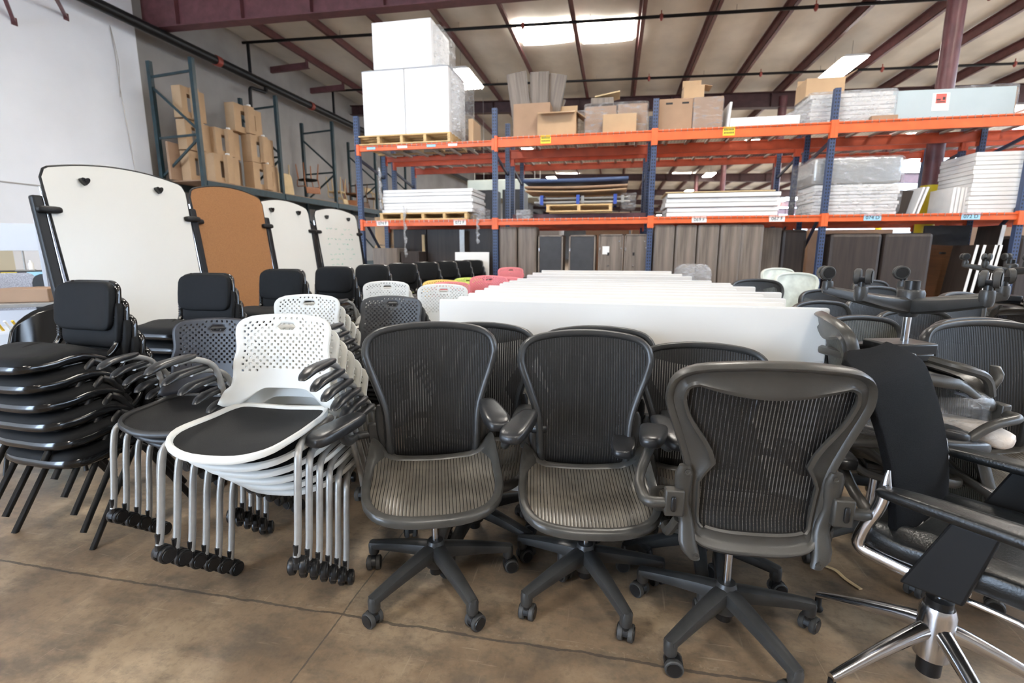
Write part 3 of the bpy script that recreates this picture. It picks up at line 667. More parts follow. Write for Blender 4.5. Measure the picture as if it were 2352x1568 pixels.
# fluorescent fixtures
FX = [(-4.1, 13.9), (5.5, 15.0), (5.5, 33.3), (-4.1, 33.0), (-4.1, 24.0), (5.5, 24.2), (-4.1, 5.0), (5.5, 5.8), (0.8, 5.4), (-4.1, -2.5), (0.8, -2.5), (5.5, -2.5), (11.5, 6), (11.5, 15), (11.5, 24.2), (11.5, 33.3), (5.5, 42), (-4.1, 42), (15, 42), (5.5, 51), (-4.1, 51), (15, 51), (5.5, 60), (15, 60), (5.5, 69), (15, 69)]
LABF = {0: 'bright fluorescent fixture just right of the white cartons on the top shelf', 1: 'bright fluorescent fixture hanging above the open carton on the right', 2: 'far fluorescent fixture seen through the rack above the white slabs'}
for i, (x, y) in enumerate(FX):
    z = H + 4.58; far = y > 20
    t = thing('ceiling_light', LABF.get(i, 'fluorescent fixture hanging from the roof deeper in the warehouse'), 'light', (x, y, z), 0, 'hanging fluorescent fixtures')
    mb = MB(); mb.loft([[(-0.30, -0.78, 0.0), (0.30, -0.78, 0.0), (0.30, 0.78, 0.0), (-0.30, 0.78, 0.0)], [(-0.22, -0.76, 0.06), (0.22, -0.76, 0.06), (0.22, 0.76, 0.06), (-0.22, 0.76, 0.06)]]); mb.build('housing', 'white_tube', t, 0)
    mb = MB()
    for k in range(6): mb.tube([(-0.235 + 0.094 * k, -0.74, -0.012), (-0.235 + 0.094 * k, 0.74, -0.012)], 0.036, 8)
    mb.build('tubes', 'lamp', t, 60)
    for sy in (-0.5, 0.5): MB().tube([(0, sy, 0.06), (0, sy, deck(x) - z - 0.1)], 0.006, 5).build('chain', 'wire', t, 60)

# ================================================================== pallet racks
PX = [-4.47, -2.0, 0.545, 3.05, 5.54, 8.05]
def wire_deck_mat():
    m, nt, b = nodes_of('wire_deck'); co = coords(nt); s = N(nt, 'ShaderNodeSeparateXYZ'); nt.links.new(co, s.inputs[0]); o = None
    for ax, p in ((0, 0.055), (1, 0.11)):
        f = math_n(nt, 'FRACT', math_n(nt, 'ADD', math_n(nt, 'DIVIDE', s.outputs[ax], p), 50)); g = math_n(nt, 'GREATER_THAN', f, 0.16)
        o = g if o is None else math_n(nt, 'MULTIPLY', o, g)
    setp(b, Base_Color=(0.30, 0.28, 0.25, 1), Roughness=0.45, Metallic=0.6); see_through(m, nt, b, o); return m
MT['deck'] = wire_deck_mat()
def post(parent, x, y, h, mat, brace_mat):
    mb = MB(); s = 0.04
    mb.prism([(-s, -s), (s, -s), (s, s), (s - 0.012, s), (s - 0.012, -s + 0.012), (-s + 0.012, -s + 0.012), (-s + 0.012, s), (-s, s)], 0.0, h, 'xy')
    p = mb.build('upright_post', mat, parent, 0, loc=(x, y, 0))
    MB().box((0, 0, 0.006), (0.13, 0.13, 0.012)).build('foot_plate', brace_mat, p, 0)
    return p
def rack_beam(parent, x0, x1, y, z0, z1, mat, lip=True, conn=True):
    mb = MB(); mb.box(((x0 + x1) / 2, y, (z0 + z1) / 2), (x1 - x0 - 0.08, 0.045, z1 - z0)); mb.box(((x0 + x1) / 2, y - 0.012, z1 - 0.02), (x1 - x0 - 0.09, 0.055, 0.006))
    b = mb.build('beam', mat, parent, 0, bevel=0.004)
    mb = MB()
    for s, x in ((1, x0), (-1, x1)):
        mb.box((x + s * 0.021, y - 0.046 if y < 9 or True else y, (z0 + z1) / 2 - 0.025), (0.040, 0.012, z1 - z0 + 0.09))
        mb.box((x + s * 0.044, y - 0.01, (z0 + z1) / 2 - 0.025), (0.008, 0.08, z1 - z0 + 0.09))
    mb.build('end_connector', mat, b, 0)
    return b
def text_on(parent, s, loc, size, mat='ink', rot=(PI / 2, 0, 0)):
    c = bpy.data.curves.new('lettering', 'FONT'); c.body = s; c.size = size; c.align_x = 'CENTER'; c.align_y = 'CENTER'; c.extrude = 0.0006; c.materials.append(MT[mat])
    tmp = bpy.data.objects.new('lettering', c); COL.objects.link(tmp); bpy.context.view_layer.update(); me = bpy.data.meshes.new_from_object(tmp.evaluated_get(bpy.context.evaluated_depsgraph_get())); bpy.data.objects.remove(tmp)
    o = bpy.data.objects.new('lettering', me); COL.objects.link(o); o.parent = parent; o.location = loc; o.rotation_euler = rot; return o
def tagplate(beam, x, y, z, wd, ht, mat, text=None, bars=0):
    p = MB().box((0, 0, 0), (wd, 0.003, ht)).build('label_card', mat, beam, 0, loc=(x, y, z))
    return p, text
def row(name, label, y0, y1, bays, zu, zl, h, front_mats, labels, post_mat='blue_post', brace='blue'):
    t = thing(name, label, 'rack', (0, 0, 0))
    for x in bays:
        for y in (y0, y1): post(t, x, y, h, post_mat, brace)
        for za, zb_ in ((2.92, 2.72), (1.98, 1.05), (1.05, 0.25), (0.9, 0.9)): MB().bar((x, y0, za), (x, y1, zb_), 0.03, 0.045).build('brace', brace, t, 0)
    for i in range(len(bays) - 1):
        a, b = bays[i], bays[i + 1]
        for (z0, z1), m in ((zu(i), front_mats[0]), (zl(i), front_mats[0])):
            f = rack_beam(t, a, b, y0 - 0.012, z0, z1, m)
            for (bi, zz, x, wd, ht, mat, txt) in labels:
                if bi == i and abs(zz - z0) < 0.3:
                    p, _ = tagplate(f, x, y0 - 0.012 - 0.030, (z0 + z1) / 2 + (0.01 if ht > 0.1 else 0.0), wd, ht, mat)
                    if txt and txt != '-': text_on(p, txt, (0, -0.0025, 0), ht * 0.85)
                    elif txt == '-':
                        mb = MB()
                        for q in range(2):
                            for e in range(7): mb.box((-wd * 0.36 + e * wd * 0.12, -0.0018, ht * (0.18 - 0.36 * q)), (wd * 0.07, 0.001, ht * 0.2))
                        mb.build('printed_lines', 'ink', p, 0)
            rack_beam(t, a, b, y1 + 0.03, z0, z1, front_mats[1])
            mb = MB(); mb.grid(lambda u, v: (a + 0.06 + (b - a - 0.12) * u, y0 + (y1 - y0) * v, z1 + 0.004), 1, 1); d = mb.build('wire_deck', 'deck', t, 0)
            mb = MB(); n = 7
            for k in range(n): x = a + 0.25 + (b - a - 0.5) * k / (n - 1); mb.box((x, (y0 + y1) / 2, z1 - 0.018), (0.045, y1 - y0 - 0.03, 0.03))
            n = int((b - a - 0.2) / 0.09)
            for k in range(n): mb.box((a + 0.12 + 0.09 * k, y0 - 0.042, z1 - 0.015), (0.008, 0.006, 0.045))
            mb.build('deck_channels', 'wire', d, 0)
    return t
lab1 = [(0, 1.76, -4.05, 0.22, 0.085, 'white_tube', '074 F'), (0, 1.76, -2.62, 0.22, 0.085, 'white_tube', '072 F'), (2, 1.76, 1.28, 0.22, 0.085, 'white_tube', '069 F'), (2, 1.76, 2.40, 0.22, 0.085, 'white_tube', '067 F'),
        (3, 1.76, 3.69, 0.23, 0.085, 'blue_tag', '074 D'), (3, 1.76, 4.93, 0.23, 0.085, 'blue_tag', '072 D'),
        (1, 3.01, -1.15, 0.17, 0.125, 'yellow_tag', '-'), (2, 3.01, 1.62, 0.17, 0.125, 'yellow_tag', '-'),
        (0, 3.03, -4.2, 0.16, 0.04, 'blue_tag', None), (0, 3.03, -3.62, 0.18, 0.04, 'white_tube', None), (0, 3.03, -3.1, 0.16, 0.04, 'blue_tag', None), (0, 3.03, -2.72, 0.16, 0.04, 'white_tube', None)]
zu = lambda i: (3.035, 3.125) if i == 0 else (3.01, 3.165)
zl = lambda i: (1.76, 1.86)
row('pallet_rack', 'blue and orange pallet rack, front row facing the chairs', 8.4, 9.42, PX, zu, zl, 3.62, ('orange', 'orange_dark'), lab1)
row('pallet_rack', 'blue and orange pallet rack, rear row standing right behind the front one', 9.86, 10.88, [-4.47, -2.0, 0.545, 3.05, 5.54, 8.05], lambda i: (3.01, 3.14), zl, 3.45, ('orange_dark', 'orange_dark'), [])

# green rack on the left wall
gt = thing('wall_rack', 'tall dark green rack along the left wall holding cardboard frames', 'rack', (0, 0, 0))
GY = [9.15, 11.67, 14.2, 16.9, 19.5]
for y in GY:
    for x in (-9.36, -8.36): post(gt, x, y, 5.1, 'green_post', 'green_post')
    for za, zb_ in ((4.80, 4.86), (3.62, 3.66), (4.62, 3.74), (2.85, 3.6), (2.3, 1.2)): MB().bar((-9.36, y, za), (-8.36, y, zb_), 0.03, 0.045).build('brace', 'green_post', gt, 0)
for i in range(4):
    for x in (-8.33, -9.39):
        mb = MB(); mb.bar((x, GY[i] + 0.04, 2.69), (x, GY[i + 1] - 0.04, 2.69), 0.05, 0.15); mb.build('beam', 'green_post', gt, 0, bevel=0.005)
        mb = MB(); mb.bar((x, GY[i] + 0.04, 0.9), (x, GY[i + 1] - 0.04, 0.9), 0.05, 0.12); mb.build('beam', 'green_post', gt, 0, bevel=0.005)
    mb = MB(); mb.box((-8.86, (GY[i] + GY[i + 1]) / 2, 2.775), (1.05, GY[i + 1] - GY[i] - 0.1, 0.02)); mb.build('shelf_board', 'carton2', gt, 0)
# cardboard frames on it
def card_frame(x, y, z, wy, hz, dx, label, rot=0):
    t = thing('cardboard_stand', label, 'cardboard', (x, y, z), rot, 'cardboard frames on the green rack')
    w2 = wy / 2; s = wy * 0.24
    outer = [(-w2, 0), (w2, 0), (w2, hz), (-w2, hz)]; inner = [(-w2 + s, 0.22 * hz), (w2 - s, 0.22 * hz), (w2 - s, 0.78 * hz), (-w2 + s, 0.78 * hz)]
    mb = MB(); k = [[(-dx / 2, a, b) for a, b in outer], [(-dx / 2, a, b) for a, b in inner], [(dx / 2, a, b) for a, b in inner], [(dx / 2, a, b) for a, b in outer]]
    mb.loft(k, loop=True); mb.build('folded_frame', 'carton', t, 0, bevel=0.006)
    mb = MB(); mb.box((dx / 2 + 0.05, -0.02 * wy, 0.52 * hz), (0.10, wy * 0.24, hz * 0.98)); mb.build('front_strut', 'carton', t, 0, bevel=0.006)
    mb = MB(); mb.box((dx / 2 + 0.05, -0.02, hz * 1.01 + 0.02), (0.07, 0.05, 0.04)); mb.box((0, w2 * 0.8, hz + 0.02), (0.05, 0.04, 0.04)); mb.build('white_peg', 'white_tube', t, 0)
D0 = 2.79
for (x, y, z, wy, hz, dx, lab) in [
    (-8.95, 9.62, 4.06, 0.62, 0.62, 0.22, 'cardboard frame at the top of the stack behind the near green post'), (-8.95, 9.66, 3.43, 0.66, 0.60, 0.22, 'cardboard frame in the middle of the stack behind the near green post'), (-8.95, 9.66, D0, 0.64, 0.62, 0.22, 'cardboard frame at the foot of the stack behind the near green post'),
    (-8.72, 10.95, 4.04, 0.92, 0.62, 0.24, 'cardboard frame topmost of the wide pile in the first bay'), (-8.82, 10.35, 3.42, 0.72, 0.60, 0.22, 'cardboard frame in the pile middle, left of the tall strut'), (-8.66, 10.05, D0, 0.74, 0.62, 0.24, 'cardboard frame on the shelf just right of the near green post'),
    (-8.62, 11.22, 3.42, 0.80, 0.62, 0.26, 'cardboard frame high in the pile beside the second green frame'), (-8.60, 11.25, D0, 0.90, 0.62, 0.26, 'cardboard frame at the pile foot beside the second green frame'), (-9.0, 10.72, D0, 0.42, 0.62, 0.2, 'narrow cardboard frame tucked between the two lower piles')]:
    card_frame(x, y, z, wy, hz, dx, lab)
o = MB().box((-9.1, 9.33, 3.22), (0.05, 0.5, 0.75)).build('cardboard_sheet', 'carton2', None, 0); tag(o, 'dark brown cardboard sheet leaning on the wall behind the green post', 'cardboard'); o.location.z = -0.05
# wooden chairs on the wall rack
def wooden_chair(label, loc, rot, wood='red_wood', pad='fabric', group=None):
    t = thing('wooden_chair', label, 'chair', loc, 0, group); t.rotation_euler = rot
    MB().blob((0, 0, 0.44), 0.22, 0.22, 0.03, 0.4, 0.4, 20, 8).build('seat', pad, t, 60)
    for sx in (-1, 1):
        for nm, y in (('front_leg', -0.2), ('rear_leg', 0.2)): MB().tube([(sx * 0.19, y * 0.9, 0.43), (sx * 0.22, y * 1.15, 0.0)], [0.022, 0.014], 8).build(nm, wood, t, 60)
        MB().tube(arc([(sx * 0.2, 0.19, 0.42), (sx * 0.2, 0.25, 0.65), (sx * 0.19, 0.29, 0.84)], 0.1), 0.016, 8).build('back_post', wood, t, 60)
        MB().tube(arc([(sx * 0.22, -0.2, 0.43), (sx * 0.24, -0.18, 0.62), (sx * 0.23, 0.24, 0.64)], 0.06), 0.014, 8).build('arm', wood, t, 60)
    MB().blob((0, 0.27, 0.75), 0.2, 0.016, 0.09, 0.4, 0.4, 20, 8).build('backrest', wood, t, 60)
    return t
GW = 'wooden chairs on the wall rack'
wooden_chair('reddish wooden chair upside down with dark seat, third bay of the wall rack', (-8.75, 13.4, 3.78), (PI, 0, R(60)), 'red_wood', 'fabric', GW)
wooden_chair('pale wooden chair upside down beyond the third green frame', (-8.8, 15.0, 3.62), (PI, 0, R(100)), 'pale_wood', 'pale_wood', GW)
wooden_chair('reddish wooden chair upside down beside the pale one, farther along', (-8.7, 15.75, 3.64), (PI, 0, R(20)), 'red_wood', 'brown_wood', GW)
wooden_chair('brown wooden chair upside down before the fourth green frame', (-8.8, 16.42, 3.64), (PI, 0, R(90)), 'brown_wood', 'fabric', GW)
wooden_chair('pale wooden chair upright behind the fourth green frame', (-8.8, 17.6, 2.79), (0, 0, R(80)), 'pale_wood', 'brown_wood', GW)
mb = MB(); mb.blob((0, 0, 0.30), 0.26, 0.05, 0.30, 0.35, 0.4, 20, 10, lambda p: (p.x * (1.1 - 0.5 * p.z), p.y + 0.3 * p.x * p.x, p.z)); sh = mb.build('chair_shell', 'pale_wood', None, 60, loc=(-8.8, 12.4, 2.785), rot=(0, 0, R(80))); tag(sh, 'cream moulded chair shell standing past the second green frame', 'chair shell')
for k, x in enumerate((-0.2, 0.17)): MB().tube([(x, 0, 0.5), (x * 1.2, 0.02, 0.85)], 0.016, 8).build('leg', 'pale_wood', sh, 60)

# ================================================================== goods on the racks
def jitter_box(mb, c, d, m=0): return mb.box(c, d, None, m)
def carton(label, c, d, mat='carton', rotz=0, open_top=False, flaps=(), group=None, tape=True):
    """c = centre of the bottom"""
    t = thing('carton', label, 'box', c, rotz, group); x, y, z = d
    if not open_top:
        MB().box((0, 0, z / 2), d).build('carton_body', mat, t, 0, bevel=0.008)
        if tape: MB().box((0, 0, z + 0.0008), (0.06, y * 1.0, 0.0015)).build('tape', 'carton2', t, 0)
    else:
        k = 0.006; mb = MB(); mb.box((0, 0, k), (x, y, k)); mb.box((0, -y / 2, z / 2), (x, k, z)); mb.box((0, y / 2, z / 2), (x, k, z)); mb.box((-x / 2, 0, z / 2), (k, y, z)); mb.box((x / 2, 0, z / 2), (k, y, z)); mb.build('carton_body', mat, t, 0)
        for (side, a, L) in flaps:
            mb = MB(); w_ = x if side in 'fb' else y; a = R(a)
            mb.box((0, 0, L / 2), (w_ * 0.96, k, L))
            o = mb.build('flap', mat, t, 0)
            if side == 'f': o.location = (0, -y / 2, z); o.rotation_euler = (a, 0, 0)
            if side == 'b': o.location = (0, y / 2, z); o.rotation_euler = (-a, 0, 0)
            if side == 'l': o.location = (-x / 2, 0, z); o.rotation_euler = (0, -a, PI / 2) if False else (0, 0, PI / 2); o.rotation_euler = Euler((0, 0, PI / 2)).to_matrix().to_euler(); o.rotation_euler = (Matrix.Rotation(-a, 3, 'Y') @ Matrix.Rotation(PI / 2, 3, 'Z')).to_euler()
            if side == 'r': o.location = (x / 2, 0, z); o.rotation_euler = (Matrix.Rotation(a, 3, 'Y') @ Matrix.Rotation(PI / 2, 3, 'Z')).to_euler()
    return t
def film_box(name, label, c, d, mat='film', slump=0.05, rotz=0):
    """loose stretch film hugging a load"""
    x, y, z = d
    def f(p):
        n = math.sin(p.x * 23 + p.z * 17) * math.cos(p.y * 19 + p.z * 11); return (p.x * (1 + 0.02 * n), p.y * (1 + 0.02 * n), p.z)
    mb = MB().blob((0, 0, z / 2), x / 2, y / 2, z / 2, 0.12, 0.12, 48, 16, f)
    o = mb.build(name, mat, None, 60, loc=c, rot=(0, 0, R(rotz))); return tag(o, label, 'plastic wrap')
def pallet(label, c, wx, dy, h=0.14):
    t = thing('pallet', label, 'pallet', c)
    mb = MB()
    for k in range(6): mb.box((0, -dy / 2 + 0.05 + (dy - 0.1) * k / 5, h - 0.011), (wx, 0.09, 0.022))
    mb.build('top_boards', 'pallet', t, 0, bevel=0.003)
    mb = MB()
    for k in range(3): mb.box((0, -dy / 2 + 0.05 + (dy - 0.1) * k / 2, 0.011), (wx, 0.09, 0.022))
    mb.build('bottom_boards', 'pallet', t, 0, bevel=0.003)
    for k in range(5 if wx > 1.3 else 3):
        n = 4 if wx > 1.3 else 2; MB().box((-wx / 2 + 0.03 + (wx - 0.06) * k / n, 0, h / 2), (0.05, dy - 0.02, h - 0.045)).build('stringer', 'pallet', t, 0, bevel=0.003)
    return t
ZU, ZL = 3.17, 1.865
# bay 1 top: pallet with white cartons
pallet('pine pallet under the tall white cartons on the top shelf', (-3.64, 8.86, 3.135), 1.76, 1.0, 0.155)
carton('tall white carton standing on the pallet, left one of the lower pair', (-3.94, 8.85, 3.292), (0.76, 0.94, 1.02), 'whitebox', tape=False)
carton('tall white carton standing on the pallet, right one of the lower pair', (-3.165, 8.85, 3.292), (0.77, 0.94, 1.02), 'whitebox', tape=False)
carton('white carton on top of the two tall white ones, near the roof', (-3.58, 8.85, 4.338), (1.04, 0.92, 0.72), 'whitebox', tape=False)
o = MB().blob((0, 0, 0), 0.80, 0.49, 0.012, 0.5, 0.15, 40, 6, lambda p: (p.x, p.y, p.z + 0.008 * math.sin(p.x * 12))).build('foam_sheet', 'wall_white', None, 60, loc=(-3.555, 8.85, 4.325)); tag(o, 'thin white foam sheet between the lower white cartons and the top one', 'foam sheet')
film_box('stretch_film', 'clear film hanging on the right side of the tall white cartons', (-2.68, 8.88, 3.292), (0.16, 0.9, 1.04))
film_box('stretch_film', 'clear film on the right side of the topmost white carton', (-3.0, 8.9, 4.34), (0.12, 0.86, 0.66))
carton('slim brown carton beside the film at the right of the white cartons', (-2.50, 8.95, 3.14), (0.09, 0.5, 0.42), 'carton', tape=False)
# bay 2 top
carton('tall open brown carton full of dark laminate boards', (-1.41, 8.82, ZU), (0.60, 0.6, 0.53), 'carton2', open_top=True)
def board(label, c, d, rot=(0, 0, 0), mat='lam', cat='board', group=None, name='laminate_board', edge=True, front=None):
    """a board with a banded edge; c = centre of the bottom edge"""
    t = thing(name, label, cat, c, 0, group); t.rotation_euler = tuple(R(a) for a in rot)
    MB().box((0, 0, d[2] / 2), d).build('board_face', mat, t, 0, bevel=min(d) * 0.12)
    if front: MB().box((0, -d[1] / 2 - 0.001, d[2] / 2), (d[0], 0.002, d[2])).build('front_edge', front, t, 0)
    if edge and min(d[0], d[1]) < 0.06:
        big = d[0] > d[1]; e = 0.0015
        mb = MB()
        for s in (-1, 1):
            if big: mb.box((s * d[0] / 2, 0, d[2] / 2), (e, d[1] * 0.9, d[2] * 0.995))
            else: mb.box((0, s * d[1] / 2, d[2] / 2), (d[0] * 0.9, e, d[2] * 0.995))
        mb.box((0, 0, d[2]), (d[0] * 0.99, d[1] * 0.9, e)); mb.build('edge_band', 'lam_edge' if mat.startswith('lam') else mat, t, 0)
    return t
board('dark laminate board fanned out to the left in the open carton', (-1.56, 8.72, ZU + 0.02), (0.33, 0.03, 1.06), (0, -8, 0))
board('dark laminate board upright in the middle of the open carton', (-1.34, 8.78, ZU + 0.02), (0.31, 0.03, 1.06), (0, 1, 0))
board('dark laminate board fanned out to the right in the open carton', (-1.22, 8.86, ZU + 0.02), (0.30, 0.03, 1.05), (0, 11, 0))
board('narrow dark laminate board leaning behind the right one in the carton', (-1.18, 8.93, ZU + 0.02), (0.12, 0.03, 0.70), (0, 19, 0))
carton('open brown carton with raised flaps in front of the fanned boards', (-0.99, 8.66, ZU), (0.62, 0.42, 0.36), 'carton', open_top=True, flaps=(('f', 110, 0.15), ('b', 10, 0.2), ('l', -115, 0.18), ('r', 125, 0.18)))
film_box('stretch_film', 'crumpled film over the open carton with flaps', (-0.78, 8.92, ZU), (0.5, 0.3, 0.45))
carton('large brown carton in film at the middle of the second bay', (-0.30, 8.88, ZU), (0.50, 0.55, 0.45), 'carton2'); carton('brown carton in film at the right end of the second bay', (0.20, 8.88, ZU), (0.46, 0.55, 0.46), 'carton2')
film_box('stretch_film', 'film wound round the two brown cartons of the second bay', (-0.05, 8.86, ZU), (1.02, 0.64, 0.49))
carton('small tan carton standing before the film wrapped brown ones', (0.005, 8.50, ZU), (0.52, 0.16, 0.275), 'carton', tape=False)
board('stack of dark laminate offcuts lying on the wrapped brown cartons', (-0.28, 8.86, ZU + 0.495), (0.36, 0.4, 0.10)); o = board('tan board tilted on top of the dark offcuts', (-0.20, 8.86, ZU + 0.63), (0.40, 0.42, 0.02), (0, -9, 0), 'pale_wood')
# bay 3 top
hc = carton('brown carton with hand holes, left of the pair in the third bay', (0.85, 8.80, ZU), (0.50, 0.6, 0.47), 'carton2'); [MB().box((x, -0.3015, 0.40), (0.10, 0.002, 0.028)).build('hand_hole', 'black_in', hc, 0) for x in (-0.10, 0.14)]; carton('brown film wrapped carton, right of the pair in the third bay', (1.325, 8.80, ZU), (0.43, 0.6, 0.47), 'carton2')
film_box('stretch_film', 'film round the right brown carton of the third bay', (1.33, 8.80, ZU), (0.46, 0.64, 0.475)); film_box('stretch_film', 'loose film tail beside the third rack post', (0.585, 8.72, ZU + 0.06), (0.09, 0.2, 0.40))
carton('tan carton with open upright flap on the pair of the third bay', (1.13, 8.85, ZU + 0.482), (0.30, 0.3, 0.22), 'carton', open_top=True, flaps=(('b', 4, 0.16), ('r', 100, 0.12)))
board('white panel standing beside the brown cartons of the third bay', (1.62, 8.78, ZU), (0.035, 0.62, 0.37), (0, 4, 0), 'slab'); 
carton('flat white carton in the third bay, left one', (1.90, 8.75, ZU - 0.01), (0.50, 0.55, 0.15), 'whitebox', tape=False); carton('flat white carton in the third bay, right one', (2.385, 8.75, ZU - 0.01), (0.47, 0.55, 0.15), 'whitebox', tape=False)
# bay 3/4 top: wrapped white slabs, sloping film, carton, grey panel
def slabs(name, label, c, wx, dy, n, th, mat='slab', gap=0.004, jit=0.02, group=None, skew=0.0, rot=0):
    rr = random.Random(len(label)); out = []
    for k in range(n):
        d = (wx * (1 - rr.random() * 0.02), dy, th)
        o = MB().box((0, 0, th / 2), d).build(name, mat, None, 0, bevel=min(0.006, th * 0.2), loc=(c[0] + rr.uniform(-jit, jit) + skew * k, c[1] + rr.uniform(-jit, jit) * 0.6, c[2] + k * (th + gap)), rot=(0, 0, R(rot)))
        tag(o, label % ORD9(n, k), 'board', group); out.append(o)
    return out
def ORD9(n, k):
    i = n - 1 - k; W = ['topmost', 'second', 'third', 'fourth', 'fifth', 'sixth', 'seventh', 'eighth', 'ninth', 'tenth', 'eleventh', 'twelfth', 'thirteenth', 'fourteenth', 'fifteenth', 'sixteenth']
    return W[i] + ('' if i == 0 else ' from the top')
slabs('white_slab', 'white panel, %s in the wrapped pile at the fourth rack post', (3.30, 8.82, ZU), 1.10, 0.62, 7, 0.055, group='wrapped white panels on the top shelf')
film_box('stretch_film', 'shiny film round the white pile at the fourth rack post', (3.30, 8.82, ZU), (1.17, 0.68, 0.45), 'film_thick')
o = MB().loft([[(-0.42, -0.3, 0), (0.34, -0.3, 0), (0.34, -0.3, 0.40), (0.25, -0.3, 0.40), (-0.42, -0.3, 0.06)], [(-0.42, 0.3, 0), (0.34, 0.3, 0), (0.34, 0.3, 0.40), (0.25, 0.3, 0.40), (-0.42, 0.3, 0.06)]]).build('stretch_film', 'film_thick', None, 0, loc=(2.66, 8.82, ZU)); tag(o, 'sloping sheet of shiny film left of the fourth rack post', 'plastic wrap')
carton('tan open carton on the wrapped pile below the right fluorescent light', (3.00, 8.95, ZU + 0.44), (0.52, 0.45, 0.26), 'carton', open_top=True, flaps=(('r', 60, 0.18), ('b', 5, 0.1)))
t = board('wide grey blue panel on the top shelf with a white notice', (4.44, 8.55, ZU - 0.01), (1.80, 0.05, 0.415), (-4, 0.8, 0), 'steel_grey', edge=False)
nt_ = MB().box((0, -0.027, 0.24), (0.21, 0.003, 0.24)).build('notice', 'white_tube', t, 0)
mb = MB(); mb.box((0, -0.0292, 0.285), (0.13, 0.001, 0.13)); mb.build('red_print', 'red_print', nt_, 0); mb = MB(); mb.box((-0.03, -0.03, 0.27), (0.05, 0.001, 0.02)); mb.box((0.035, -0.03, 0.285), (0.03, 0.001, 0.04)); mb.box((0.0, -0.03, 0.24), (0.1, 0.001, 0.012)); mb.build('dark_print', 'ink', nt_, 0)
carton('brown carton in film behind the grey panel at the right edge', (5.15, 9.05, ZU), (0.75, 0.5, 0.44), 'carton2'); film_box('stretch_film', 'film over the brown carton behind the grey panel', (5.12, 9.05, ZU), (0.84, 0.56, 0.50))
carton('flat tan carton under the shiny pile before the grey panel', (3.72, 8.50, ZU), (0.34, 0.12, 0.07), 'carton2', tape=False)
# lower shelf
pallet('pine pallet under the white slabs on the lower shelf', (-3.30, 8.85, ZL), 1.62, 0.95, 0.125)
slabs('white_board', 'white board, %s in the pile on the first lower bay pallet', (-3.24, 8.84, ZL + 0.127), 1.66, 0.86, 7, 0.052, jit=0.03, group='white boards on the first bay pallet')
film_box('stretch_film', 'loose film slumping off the white boards of the first lower bay', (-2.36, 8.75, ZL), (0.28, 0.4, 0.20), 'film_thick')
pallet('pine pallet under the bundled metal frames in the second bay', (-0.60, 8.86, ZL + 0.10), 1.08, 0.90, 0.12)
o = MB().box((0, 0, 0.05), (2.3, 0.06, 0.10)).build('crossbar', 'maroon', None, 0, loc=(-0.65, 8.9, ZL)); tag(o, 'red crossbar lying on the wire shelf under the second bay pallet', 'bar')
for k in range(4):
    mb = MB(); y0 = 8.55 + 0.16 * k; mb.tube([(-1.36, y0, 0), (0.22, y0, 0)], 0.022, 8); mb.tube([(-1.30, y0, 0.065), (0.18, y0, 0.065)], 0.018, 8)
    for x in (-1.25, -0.55, 0.1): mb.box((x, y0, 0.04), (0.05, 0.06, 0.12))
    o = mb.build('metal_rail_bundle', 'silver', None, 60, loc=(0, 0, ZL + 0.262)); tag(o, 'bundled grey metal frame on the second bay pallet, %s from the front' % ['first', 'second', 'third', 'fourth'][k], 'metal frame', 'bundled metal frames')
for k, x in enumerate((-1.22, -0.62, -0.02)):
    mb = MB(); mb.box((0, 0, 0), (0.055, 0.66, 0.006)); mb.box((0, -0.33, -0.075), (0.055, 0.006, 0.155)); mb.box((0, 0.33, -0.075), (0.055, 0.006, 0.155)); tag(mb.build('blue_strap', 'blue_strap', None, 0, loc=(x, 8.79, ZL + 0.37)), 'blue strap round the metal frames, %s' % ['left one', 'middle one', 'right one'][k], 'strap', 'blue straps')
film_box('stretch_film', 'dark crumpled film at the right end of the metal frames', (0.20, 8.8, ZL + 0.15), (0.24, 0.5, 0.25)); film_box('stretch_film', 'white crumpled film at the left end of the second bay shelf', (-1.55, 8.7, ZL), (0.26, 0.3, 0.16), 'film_thick')
o = MB().grid(lambda u, v: (-0.82 + 1.66 * u, -0.4 + 0.8 * v, 0.08 - 0.022 * math.sin(PI * u)), 14, 4).build('cardboard_sheet', 'carton', None, 60, loc=(-0.68, 8.85, ZL + 0.37), solid=0.02); tag(o, 'sagging brown cardboard sheets above the metal frames', 'cardboard')
o = MB().grid(lambda u, v: (-0.85 + 1.68 * u, -0.4 + 0.8 * v, 0.09 - 0.016 * math.sin(PI * u)), 14, 4).build('cardboard_sheet', 'carton2', None, 60, loc=(-0.66, 8.85, ZL + 0.42), solid=0.03); tag(o, 'darker cardboard layer lying under the navy sheet', 'cardboard')
o = MB().grid(lambda u, v: (-0.88 + 1.72 * u, -0.38 + 0.76 * v, 0.09 - 0.010 * math.sin(PI * u)), 14, 4).build('navy_sheet', 'navy', None, 60, loc=(-0.66, 8.85, ZL + 0.53), solid=0.05); tag(o, 'navy blue folded sheet on top of the cardboard in the second bay', 'sheet')
slabs('white_board', 'white board, %s in the loose pile of the third lower bay', (1.60, 8.84, ZL), 1.66, 0.84, 5, 0.062, gap=0.010, jit=0.03, group='white boards of the third bay')
o = MB().box((0, 0, 0.008), (1.60, 0.84, 0.016)).build('tan_board', 'pale_wood', None, 0, loc=(1.56, 8.84, ZL + 0.362)); tag(o, 'thin tan board on top of the third bay white boards', 'board')
slabs('white_slab', 'white panel, %s in the silver film block of the fourth bay', (3.50, 8.86, ZL), 1.16, 0.70, 9, 0.045, group='white panels in the fourth bay block')
